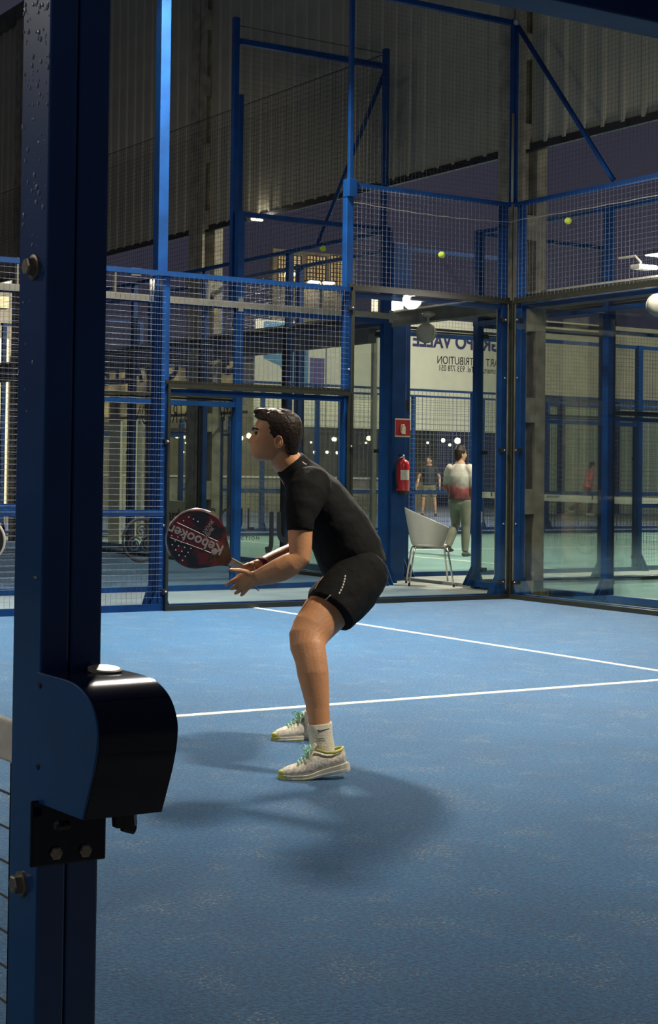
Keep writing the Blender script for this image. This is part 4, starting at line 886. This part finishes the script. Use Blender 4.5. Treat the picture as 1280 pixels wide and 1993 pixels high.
# shirt
sh = MB()
sh.loft(L_([(693, 1110, 6.66, .172, .140), (679, 1073, 6.66, .172, .147), (661, 1037, 6.66, .172, .140), (638, 1001, 6.66, .178, .132), (613, 966, 6.65, .185, .122), (593, 938, 6.65, .168, .098), (576, 916, 6.645, .098, .076)]), SA, 36, round_ends=(False, True))
sh.loft(L_([(606, 945, 6.52, .09, .09), (596, 960, 6.46, .078, .088), (588, 990, 6.425, .070, .074), (584, 1012, 6.405, .063, .060), (583, 1034, 6.395, .060, .0545)]), SA, 28, round_ends=(True, False))
sh.loft(L_([(603, 950, 6.80, .09, .09), (590, 975, 6.86, .075, .08), (582, 1010, 6.88, .064, .062), (582, 1035, 6.885, .06, .056)]), SA, 28, round_ends=(True, False))
sh.loft(L_([(576, 916, 6.645, .080, .074), (567, 905, 6.64, .0685, .0715), (563, 899.5, 6.638, .067, .070)]), SA, 28, round_ends=(True, False))
shirt = meshobj('shirt', remeshed(sh, 0.006, 4, O1, 'shirt'), M['cloth'], PL1)
tx = bpy.data.textures.new('wrinkle', 'CLOUDS'); tx.noise_scale = 0.075
dm = shirt.modifiers.new('d', 'DISPLACE'); dm.texture = tx; dm.strength = 0.010; dm.mid_level = 0.5
# shorts
so = MB()
so.loft(L_([(676, 1085, 6.66, .155, .118), (692, 1110, 6.66, .166, .130), (704, 1130, 6.66, .160, .120)]), SA, 32)
so.loft(L_([(704, 1112, 6.57, .115, .118), (684, 1142, 6.52, .112, .124), (662, 1168, 6.47, .106, .118), (643, 1192, 6.43, .102, .108)]), SA, 30, round_ends=(True, False))
so.loft(L_([(704, 1112, 6.76, .11, .118), (682, 1140, 6.83, .108, .118), (655, 1160, 6.89, .104, .108), (632, 1178, 6.94, .100, .100)]), SA, 30, round_ends=(True, False))
shorts = meshobj('shorts', remeshed(so, 0.006, 4, O1, 'shorts'), M['cloth'], PL1)
dm = shorts.modifiers.new('d', 'DISPLACE'); dm.texture = tx; dm.strength = 0.009; dm.mid_level = 0.5
def bvh(o):
    dg = bpy.context.evaluated_depsgraph_get(); dg.update(); e = o.evaluated_get(dg); me = e.to_mesh(); off = ORG[o.name]
    t = BVHTree.FromPolygons([Vector(v.co)+off for v in me.vertices], [tuple(p.vertices) for p in me.polygons]); e.to_mesh_clear(); return t
def decal(tree, pts, r, name, m, parent, sub=6, flat=0.6):
    q = []
    for (a, b), (c, d) in zip(pts, pts[1:]):
        for k in range(sub): q.append((a+(c-a)*k/sub, b+(d-b)*k/sub))
    q.append(pts[-1]); out = []
    for px, py in q:
        h = tree.ray_cast(CAM, ray(px, py).normalized())
        if h[0] is not None: out.append(h[0]+h[1]*0.0)
    if len(out) > 1:
        n = len(out); rs = r if isinstance(r, (int, float)) else [r[0]+(r[1]-r[0])*i/(n-1) for i in range(n)]
        MB().tube(out, rs, 6).build(name, m, parent, smooth=True)
bt = bvh(shorts)
for i in range(7):
    f0 = i/7; f1 = f0+0.10; A = lambda f: (671.5-3.5*f-10*f*f, 1120+38*f); decal(bt, [A(f0), A(f1)], .0035, 'reflective_strip', M['reflect'], shorts, 3)
decal(bt, [(643, 1158), (636, 1165), (628, 1170), (621, 1175)], (.0015, .0055), 'reflective_logo', M['reflect'], shorts)
bt2 = bvh(shirt); decal(bt2, [(588, 899), (592, 903), (596, 904)], .003, 'neck_print', M['reflect'], shirt, 3)
# wristband
a, b = P(512, 1096, 6.745), P(503, 1099.5, 6.72); MB().tube([a, a+(b-a)*0.25, a+(b-a)*0.75, b], [.028, .0315, .0315, .027], 18).build('wristband', M['band'], PL1, smooth=True)
# socks
def sock(secs, name='sock'):
    mb = MB(); mb.loft(L_(secs), SA, 24, round_ends=(False, True)); return mb.build(name, M['sock'], PL1, smooth=True)
s1 = sock([(622, 1407, 6.232, .040, .0480), (622.5, 1411, 6.232, .0425, .0500), (623.5, 1430, 6.225, .0415, .0490), (626, 1447, 6.22, .042, .0500), (627, 1462, 6.215, .043, .054), (624, 1480, 6.21, .040, .056)])
s2 = sock([(613, 1383, 7.05, .040, .047), (613, 1387, 7.05, .042, .049), (612, 1410, 7.05, .042, .049), (610, 1428, 7.05, .042, .055)])
bt3 = bvh(s1)
decal(bt3, [(618.5, 1420.5), (621, 1422.5), (624, 1422.5), (632, 1420.5), (640, 1418.5)], .0016, 'black_swoosh', M['inkblk'], s1, 3)
decal(bt3, [(618.5, 1421), (621, 1423.6), (626, 1422.5)], .0022, 'black_swoosh', M['inkblk'], s1, 3)
decal(bt3, [(615, 1437.5), (631, 1437)], .0011, 'grey_stripe', M['inkblk'], s1, 3); decal(bt3, [(616, 1442), (632, 1441.5)], .0011, 'grey_stripe', M['inkblk'], s1, 3)
# shoes: slices from heel to toe
def shoe(origin, heel_dir, pitch, sc, name_lbl, lace=True):
    """origin: toe tip on the ground; heel_dir: unit vector toe->heel; pitch lifts the heel about the ball of the foot"""
    X = heel_dir.normalized(); Y = ZA.cross(X).normalized(); Lg = 0.292*sc; ball = 0.085*sc
    def f(x, y, z):
        if x > ball:
            c, s = math.cos(pitch), math.sin(pitch); dx = x-ball; xx, zz = ball+dx*c-z*s, z*c+dx*s
            k = min(1, dx/0.06); xx = x*(1-k)+xx*k; zz = z*(1-k)+zz*k
        else: xx, zz = x, z
        return origin+X*xx+Y*y+ZA*zz
    R = thing  # (parts hang under the person)
    #  x, half width, top z, base z
    up_ = [(0.004, .018, .030, .012), (0.02, .033, .046, .010), (0.05, .044, .056, .010), (0.085, .049, .066, .010), (0.12, .048, .084, .012), (0.15, .044, .102, .014), (0.18, .040, .098, .018), (0.215, .038, .078, .022), (0.25, .036, .080, .026), (0.275, .029, .090, .030), (0.288, .012, .086, .036)]
    V, F = [], []; n = 20
    for x, w, zt2, zb in up_:
        x, w, zt2, zb = x*sc, w*sc, zt2*sc, zb*sc; zc, hz = (zt2+zb)/2, (zt2-zb)/2
        for j in range(n):
            th = 2*math.pi*j/n; c_, s_ = math.cos(th), math.sin(th); yy = w*math.copysign(abs(c_)**0.8, c_)*(1 if s_ < 0.2 else 1-0.38*(s_-0.2)); V.append(f(x, yy, zc+hz*math.copysign(abs(s_)**0.85, s_)))
    for i in range(len(up_)-1):
        for j in range(n): j2 = (j+1) % n; F.append((i*n+j, i*n+j2, (i+1)*n+j2, (i+1)*n+j))
    F += [tuple(range(n-1, -1, -1)), tuple(range((len(up_)-1)*n, len(up_)*n))]
    o = MB().add(V, F).build('shoe', M['shoe'], PL1, smooth=True); ss = o.modifiers.new('u', 'SUBSURF'); ss.levels = 1; ss.render_levels = 2
    sl = [(-0.004, .008, .012), (0.002, .022, .016), (0.014, .036, .019), (0.045, .047, .020), (0.085, .051, .021), (0.13, .047, .022), (0.17, .042, .027), (0.21, .041, .031), (0.25, .040, .034), (0.276, .034, .036), (0.290, .022, .034), (0.297, .008, .028)]
    def strip(z0f, z1f, m, nm, a=0, b=99):
        mb = MB(); V, F = [], []; q = []
        for u_, v_ in zip(sl, sl[1:]):
            q += [tuple(c+(d-c)*t/4 for c, d in zip(u_, v_)) for t in range(4)]
        q = [s for s in q+[sl[-1]] if a <= s[0] <= b]
        for x, w, zt2 in q:
            x, w, zt2 = x*sc, w*sc, zt2*sc
            for yy, zz in ((-w*.94, zt2*z0f), (w*.94, zt2*z0f), (w, zt2*z1f), (-w, zt2*z1f)): V.append(f(x, yy, zz))
        for i in range(len(q)-1):
            for j in range(4): j2 = (j+1) % 4; F.append((i*4+j, i*4+j2, (i+1)*4+j2, (i+1)*4+j))
        F += [(3, 2, 1, 0), tuple(range(len(q)*4-4, len(q)*4))]; o2 = mb.add(V, F).build(nm, m, o, smooth=False)
        bb = o2.modifiers.new('b', 'BEVEL'); bb.width = 0.003; bb.segments = 2; bb.limit_method = 'ANGLE'; bb.angle_limit = 0.9; return o2
    strip(0.38, 1.0, M['sole'], 'midsole'); strip(0.0, 0.42, M['sole'], 'outsole'); strip(-0.06, 0.40, M['yellow'], 'yellow_tread', 0.06, 0.135); strip(-0.05, 1.06, M['yellow'], 'toe_bumper', -1, 0.026)
    mb = MB(); mb.ball(f(0.018*sc, 0, 0.024*sc), 0.021*sc, 0.028*sc, 0.014*sc, 14, 8); mb.build('toe_cap', M['yellow'], o, smooth=True)
    mb = MB(); mb.loft([(f(0.125*sc, 0, 0.086*sc), .022*sc, .006*sc), (f(0.150*sc, 0, 0.108*sc), .024*sc, .006*sc), (f(0.168*sc, 0, 0.126*sc), .022*sc, .006*sc)], Y, 14); mb.build('tongue', M['sole'], o, smooth=True)
    mb = MB(); pts = [f(x*sc, s*w*sc, z*sc) for x, s, w, z in ((0.165, 1, .026, .108), (0.20, 1, .033, .092), (0.235, 1, .031, .086), (0.268, 1, .022, .090), (0.280, 0, 0, .094), (0.268, -1, .022, .090), (0.235, -1, .031, .086), (0.20, -1, .033, .092), (0.165, -1, .026, .108))]
    mb.tube(pts, .006*sc, 8); mb.build('collar', M['yellow'], o, smooth=True)
    mb = MB()
    for i in range(6):
        x = 0.070+0.014*i; z = 0.064+0.0105*i; w = 0.026
        mb.tube([f(x*sc, -w*sc, (z-.004)*sc), f((x+.008)*sc, 0, (z+.010)*sc), f((x+.010)*sc, w*sc, (z-.002)*sc)], .0030*sc, 6)
    cx, cz = 0.135, 0.116
    for s in (-1, 1):
        mb.tube([f(cx*sc, 0, cz*sc), f((cx-.018)*sc, s*.014*sc, (cz+.014)*sc), f((cx-.028)*sc, s*.024*sc, (cz+.002)*sc), f((cx-.015)*sc, s*.018*sc, (cz-.008)*sc), f(cx*sc, 0, cz*sc)], .0026*sc, 6)
        mb.tube([f(cx*sc, 0, cz*sc), f((cx-.006)*sc, s*.030*sc, (cz-.016)*sc), f((cx-.016)*sc, s*.040*sc, (cz-.036)*sc)], .0026*sc, 6)
    mb.build('laces', M['mint'], o, smooth=True); return o
def ground(px, py): return PL(px, py, 2, 0.0)
t1 = ground(543, 1516); hd1 = (P(672, 1505, 6.26)-P(543, 1516, 6.22)); hd1.z = 0
shoe(t1, hd1, 0.16, 1.0, '')
t2 = ground(530, 1441); hd2 = (P(660, 1430, 7.16)-P(530, 1441, 7.05)); hd2.z = 0
shoe(t2, hd2, 0.0, 1.0, '')

# the racket, held in the far hand
def racket():
    T = thing('padel_racket', 'round red and black padel racket with white lettering, held before the player', 'racket', P(446, 1092, 6.66))
    A = -gd; N_ = (SA - A*SA.dot(A)).normalized(); Wv = A.cross(N_).normalized()
    if Wv.z < 0: Wv = -Wv
    cc = P(382, 1049, 6.62); thr = ga.copy(); A = (cc-thr); Ln = A.length; A.normalize(); N_ = (SA - A*SA.dot(A)).normalized(); Wv = N_.cross(A).normalized()
    if Wv.z < 0: Wv = -Wv
    Rr = 0.130; th = 0.017
    def out(k):
        pts = []; n = 72; phi = math.acos(min(0.99, (Rr-0.014)/Ln)) if Ln > Rr else 0.5
        for i in range(n+1):
            t = -math.pi+phi + (2*math.pi-2*phi)*i/n
            pts.append(cc + (A*math.cos(t)*1.02 + Wv*math.sin(t))*(Rr*k))
        pts += [thr+Wv*0.014*k, thr-Wv*0.014*k]
        return pts
    fr = MB(); o1 = out(1.0); o2 = out(0.97); n = len(o1)
    V = [p+N_*(th*0.7) for p in o1]+[p-N_*(th*0.7) for p in o1]+[p+N_*th for p in o2]+[p-N_*th for p in o2]; F = []
    for i in range(n):
        j = (i+1) % n; F += [(i, j, n+j, n+i), (i, 2*n+i, 2*n+j, j), (n+i, n+j, 3*n+j, 3*n+i)]
    F += [tuple(range(2*n, 3*n)), tuple(range(4*n-1, 3*n-1, -1))]
    face = fr.add(V, F).build('head', M['racket'], T)
    rim = [p for p in out(1.0)[:-2]]; MB().tube(rim[18:60], .0055, 8).build('edge_guard', M['frameedge'], T, smooth=True)
    nn = N_*(th+0.0004)
    ca, sa = math.cos(0.19), math.sin(0.19); A2 = A*ca-Wv*sa; W2 = Wv*ca+A*sa
    def q(a, w): return cc+A*a+Wv*w+nn
    def q2(a, w): return cc+A2*a+W2*w+nn
    MB().prism([q2(-.112, -.012), q2(-.105, .030), q2(-.02, .030), q2(.118, .036), q2(.126, 0), q2(.118, -.036), q2(-.02, -.030)], N_*0.0006).build('red_band', M['racketred'], face)
    for s in (-1, 1): MB().tube([q2(-.09, s*.029), q2(-.02, s*.0305), q2(.115, s*.036)], .0012, 5).build('pinstripe', M['racketred'], face)
    textobj('lettering', 'Kebooker', 0.064, frame(cc+A2*0.006+nn*1.06, A2, N_.cross(A2)), M['letter'], face, depth=0.0008, bold=0.0012, sx=1.0)
    for k, (a, w, s) in enumerate(((.02, .060, 'HINK'), (.02, .078, '7AWK'))):
        textobj('small_lettering', s, 0.024, frame(cc+A*(a-.045+.02*k)+Wv*(w-.004)+nn*1.06, Wv, -A), M['letter'], face, depth=0.0008)
    hole_light_dots = MB()
    for r_ in range(5):
        for c_ in range(5):
            a, w = .105-.026*c_, -.046-.021*r_+.010*(c_ % 2)
            if a*a+w*w < .0135: hole_light_dots.lathe(q(a, w), N_, [(0, .0032), (.0008, .003)], 8)
    for a, w in ((.09, .062), (.068, .066), (.10, .036), (.045, .068), (.08, -.01), (.06, -.026), (.10, -.018)): hole_light_dots.lathe(q(a, w), N_, [(0, .0032), (.0008, .003)], 8)
    hole_light_dots.build('hole_light_dots', M['dot'], face, kind='stuff')  # pale discs standing for light that shines through the racket holes
    tri = [q(-.088, 0.0), q(-.118, .020), q(-.128, -.012)]; MB().prism(tri, N_*0.001).build('throat_opening', M['black'], face)
    MB().lathe(q(-.094, .0), N_, [(0, .015), (.0012, .014)], 16).build('throat_emblem', M['letter'], face)
    hb = thr+gd*0.135
    MB().loft([(thr-gd*0.015, .014, .016), (thr+gd*0.01, .0165, .0185), (thr+gd*0.06, .0170, .0185), (hb, .0175, .020)], N_, 16, e=2.6).build('grip', M['gripw'], T, smooth=True)
    MB().lathe(hb-gd*0.004, gd, [(0, .021), (.008, .0225), (.012, .019)], 16).build('butt_cap', M['black'], T, smooth=True)
    MB().tube([hb+gd*0.006, hb+gd*0.03-Vector((0, 0, .02)), hb+gd*0.02-Vector((0, 0, .06)), hb-gd*0.02-Vector((0, 0, .05)), hb+gd*0.006], .003, 6).build('wrist_cord', M['black'], T, smooth=True)
racket()

# ------------------------------------------------------------------ simpler figures in the background
def figure(label, foot, face, hgt, pose, cols, voxel=0.012, hairc='hair', extra=None):
    """pose: dict of joint -> (forward, left, up) in units of body height; face: heading"""
    T = thing('person', label, 'person', (foot.x, foot.y, 0)); o0 = ORG[T.name]
    Fv = Vector(face).normalized(); Lv = ZA.cross(Fv)
    J = {k: Vector((foot.x, foot.y, 0))+(Fv*v[0]+Lv*v[1]+ZA*v[2])*hgt for k, v in pose.items()}; h = hgt
    sk = MB(); hd = J['head']; hf_ = Vector(cols.get('look', face)).normalized(); hl = ZA.cross(hf_)
    sk.loft([(hd-ZA*.060*h+hf_*.012*h, .024*h, .030*h), (hd-ZA*.040*h+hf_*.008*h, .036*h, .044*h), (hd-ZA*.01*h, .042*h, .052*h), (hd+ZA*.025*h, .042*h, .054*h), (hd+ZA*.050*h, .034*h, .044*h)], hl, 18)
    sk.ball(hd+hf_*.056*h-ZA*.010*h, .010*h, .010*h, .016*h, 8, 6)
    for s in (-1, 1): sk.ball(hd+hl*s*.043*h-ZA*.008*h-hf_*.005*h, .009*h, .009*h, .018*h, 8, 6)
    sk.tube([hd-ZA*.035*h-hf_*.008*h, J['neck']], [.032*h, .034*h], 12)
    for s in 'LR':
        sk.loft([(J['sh'+s], .030*h, .030*h), ((J['sh'+s]+J['el'+s])/2, .027*h, .027*h), (J['el'+s], .022*h, .022*h), (J['el'+s]*.6+J['wr'+s]*.4, .022*h, .022*h), (J['wr'+s], .015*h, .015*h)], Lv, 12)
        dv = (J['wr'+s]-J['el'+s]).normalized(); w = J['wr'+s]
        sk.loft([(w, .012*h, .015*h), (w+dv*.028*h, .011*h, .023*h), (w+dv*.05*h, .009*h, .021*h)], Lv, 10)
        sd = dv.cross(Lv).normalized()
        for k in range(4):
            b = w+dv*.048*h+sd*(-.016+.0107*k)*h; sk.tube([b, b+dv*.022*h, b+dv*(.036+.004*(k in (1, 2)))*h+Lv*.006*h], [.0058*h, .0054*h, .0042*h], 6)
        sk.tube([w+dv*.012*h+sd*.016*h, w+dv*.032*h+sd*.034*h, w+dv*.046*h+sd*.036*h], [.007*h, .006*h, .005*h], 6)
        sk.loft([(J['hip'+s], .045*h, .05*h), ((J['hip'+s]+J['kn'+s])/2, .042*h, .045*h), (J['kn'+s], .030*h, .033*h), (J['kn'+s]*.65+J['an'+s]*.35, .030*h, .034*h), (J['an'+s], .019*h, .022*h)], Lv, 14)
    sk.loft([(J['pelvis'], .085*h, .06*h), (J['chest'], .095*h, .065*h), (J['neck'], .05*h, .04*h)], Lv, 16)
    meshobj('body', remeshed(sk, voxel*0.7, 2, o0, 'body'), M['skin2'], T)
    hm = MB(); hm.loft([(hd-ZA*.045*h-hf_*.030*h, .034*h, .028*h), (hd-ZA*.01*h-hf_*.016*h, .047*h, .046*h), (hd+ZA*.03*h-hf_*.004*h, .047*h, .057*h), (hd+ZA*.062*h, .034*h, .046*h)], hl, 16); meshobj('hair', remeshed(hm, voxel*.6, 1, o0, 'hair'), M[hairc], T)
    st = MB(); st.loft([(J['pelvis']-ZA*.01*h, .105*h, .082*h), (J['pelvis']*.6+J['chest']*.4, .103*h, .078*h), (J['chest'], .112*h, .078*h), (J['chest']*.4+J['neck']*.6, .105*h, .062*h), (J['neck']+ZA*.004*h, .045*h, .042*h)], Lv, 22, round_ends=(False, False))
    for s in 'LR':
        e = J['el'+s]; ln = cols.get('sleeve', 0.6); a = J['sh'+s]; b = a+(e-a)*min(1, ln); secs = [(a-Lv*(.02*h if s == 'L' else -.02*h), .045*h, .045*h), (a+(e-a)*.2, .040*h, .042*h), (b, .036*h, .036*h)]
        if ln > 1: secs.append((e+(J['wr'+s]-e)*(ln-1), .026*h, .026*h))
        st.loft(secs, Lv, 14, round_ends=(True, False))
    meshobj('shirt', remeshed(st, voxel, 2, o0, 'shirt'), cols['shirt'], T)
    tr = MB(); tr.loft([(J['pelvis']+ZA*.02*h, .09*h, .066*h), (J['pelvis']-ZA*.05*h, .088*h, .07*h)], Lv, 18)
    for s in 'LR':
        k = cols.get('leg', 0.5); secs = [(J['hip'+s], .055*h, .060*h), (J['hip'+s]*.5+J['kn'+s]*.5, .050*h, .054*h)]
        if k > 1: secs += [(J['kn'+s], .041*h, .044*h), (J['kn'+s]*.5+J['an'+s]*.5, .038*h, .042*h), (J['an'+s], .030*h, .034*h)]
        else: secs += [(J['hip'+s]*.2+J['kn'+s]*.8, .052*h, .052*h)]
        tr.loft(secs, Lv, 16, round_ends=(True, False))
    meshobj('trousers' if cols.get('leg', 0.5) > 1 else 'shorts', remeshed(tr, voxel, 2, o0, 'trousers'), cols['legs'], T)
    for s in 'LR':
        a = J['an'+s]; fd = (Fv if 'fd'+s not in pose else (J['fd'+s]-a)); fd = Vector((fd.x, fd.y, 0)).normalized(); z = max(a.z-.045*h, 0.0)
        b = Vector((a.x, a.y, z)); mb = MB(); mb.loft([(b-fd*.035*h+ZA*.022*h, .020*h, .020*h), (b+ZA*.03*h, .024*h, .028*h), (b+fd*.05*h+ZA*.02*h, .027*h, .020*h), (b+fd*.09*h+ZA*.014*h, .024*h, .013*h)], ZA.cross(fd), 14)
        mb.build('shoe', cols['shoe'], T, smooth=True)
    return T, J
STAND = dict(head=(0.01, 0, .935), neck=(0, 0, .845), chest=(0, 0, .73), pelvis=(0, 0, .53), shL=(0, .105, .81), shR=(0, -.105, .81), elL=(-.01, .135, .63), elR=(-.01, -.135, .63), wrL=(.03, .14, .49), wrR=(.03, -.14, .49), hipL=(0, .05, .51), hipR=(0, -.05, .51), knL=(.01, .06, .285), knR=(.01, -.06, .285), anL=(-.005, .065, .045), anR=(-.005, -.065, .045))
def ombre():
    m = mat('red_white_shirt', (0.7, 0.6, 0.55), 0.6); nt = m.node_tree; L = nt.links.new; b = nt.nodes['Principled BSDF']; tc = nt.nodes.new('ShaderNodeTexCoord'); s = nt.nodes.new('ShaderNodeSeparateXYZ'); L(tc.outputs['Object'], s.inputs[0])
    n = nt.nodes.new('ShaderNodeTexNoise'); n.inputs['Scale'].default_value = 9; L(tc.outputs['Object'], n.inputs['Vector'])
    mr = nt.nodes.new('ShaderNodeMapRange'); mr.inputs['From Min'].default_value = 0.80; mr.inputs['From Max'].default_value = 1.42; L(s.outputs[2], mr.inputs[0])
    ad = nt.nodes.new('ShaderNodeMath'); ad.operation = 'MULTIPLY_ADD'; L(n.outputs['Fac'], ad.inputs[0]); ad.inputs[1].default_value = 0.5; L(mr.outputs[0], ad.inputs[2])
    r = nt.nodes.new('ShaderNodeValToRGB'); e = r.color_ramp.elements; e[0].position = 0.35; e[0].color = (0.05, 0.015, 0.02, 1); e[1].position = 0.62; e[1].color = (0.30, 0.05, 0.05, 1)
    for p_, c_ in ((0.75, (0.30, 0.26, 0.24)), (0.98, (0.62, 0.55, 0.48)), (1.0, (0.60, 0.5, 0.45))): x = e.new(p_); x.color = (*c_, 1)
    L(ad.outputs[0], r.inputs[0]); L(r.outputs[0], b.inputs['Base Color']); return m
M['ombre'] = ombre(); M['khaki'] = mat('khaki_cloth', (0.16, 0.15, 0.11), 0.8, var=0.2, vscale=8); M['shoedk'] = mat('dark_shoe', (0.035, 0.03, 0.03), 0.6)
M['teeblk'] = mat('black_tee', (0.012, 0.013, 0.016), 0.7); M['olive'] = mat('olive_shorts', (0.16, 0.15, 0.08), 0.8); M['redtee'] = mat('red_tee', (0.75, 0.17, 0.17), 0.7, var=0.15); M['maroon'] = mat('maroon_tights', (0.10, 0.02, 0.03), 0.7); M['tan'] = mat('tan_shirt', (0.45, 0.40, 0.32), 0.8)
ps = dict(STAND); ps.update(knR=(.03, -.05, .28), anR=(.02, -.05, .045), knL=(.06, .06, .29), anL=(-.10, .07, .085), elL=(.03, .14, .64), wrL=(.10, .10, .52), elR=(0, -.13, .63), wrR=(.09, -.09, .53))
q = ground(893, 1083); figure('boy in a white and dark red long shirt and khaki trousers on the teal court', q, (0.70, 0.35, 0), 1.66, ps, dict(shirt=M['ombre'], legs=M['khaki'], leg=2, sleeve=1.7, shoe=M['shoedk'], look=(0.88, -0.2, 0)))
ps = dict(STAND); ps.update(elL=(-.02, .17, .65), wrL=(.03, .17, .50), elR=(-.02, -.17, .65), wrR=(.04, -.20, .50), anL=(0, .11, .045), anR=(0, -.11, .045), knL=(.02, .09, .28), knR=(.02, -.09, .28))
q = ground(834, 1005); figure('distant player in a black shirt facing us behind the far net', q, (-0.6, -0.8, 0), 1.78, ps, dict(shirt=M['teeblk'], legs=M['olive'], leg=0.5, sleeve=0.6, shoe=M['shoedk'], look=(-0.9, -0.3, 0)), 0.015)
ps = dict(STAND); ps.update(head=(.10, 0, .92), neck=(.07, 0, .835), chest=(.05, 0, .72), shL=(.06, .1, .80), shR=(.06, -.1, .80), elL=(.12, .12, .64), wrL=(.2, .1, .56), elR=(-.02, -.13, .66), wrR=(.05, -.14, .55), knL=(.12, .05, .30), anL=(.06, .05, .045), knR=(-.14, -.05, .30), anR=(-.36, -.05, .10))
q = ground(1142, 1004); figure('distant runner in a red shirt and maroon tights beyond the hall net', q, (0.85, -0.3, 0), 1.72, ps, dict(shirt=M['redtee'], legs=M['maroon'], leg=2, sleeve=0.7, shoe=M['sole'], look=(0.5, -0.8, 0)), 0.015)
# team mate whose toe and racket rim peek in at the left edge
ps = dict(STAND); ps.update(elR=(.0, -.12, .62), wrR=(.05, -.06, .52), elL=(.0, .12, .60), wrL=(.05, .06, .52))
qt = ground(9, 1310); fdir = -person_axes(20)[0]; q = qt - fdir*0.215
figure('player almost wholly outside the left edge, only a white shoe tip showing', q, fdir, 1.75, ps, dict(shirt=M['tan'], legs=M['teeblk'], leg=0.5, sleeve=0.6, shoe=M['shoe']), 0.014)
T = thing('padel_racket', 'beige and dark racket rim peeking in at the left edge', 'racket', P(-30, 1050, 9.1))
c = P(-34, 1052, 9.05); dd = person_axes(20); MB().lathe(c, dd[1], [(-.018, .10), (-.016, .125), (.016, .125), (.018, .10), (.018, 0.001)], 32).build('head', M['black'], T, smooth=False)
MB().tube([c+(dd[0]*math.cos(t)+ZA*math.sin(t))*.126 for t in [2*math.pi*i/40 for i in range(41)]], .012, 8).build('edge_guard', M['tan'], T, smooth=True)
MB().tube([c+dd[0]*.12-ZA*.02, c+dd[0]*.30-ZA*.06], .017, 12).build('grip', M['gripw'], T, smooth=True)
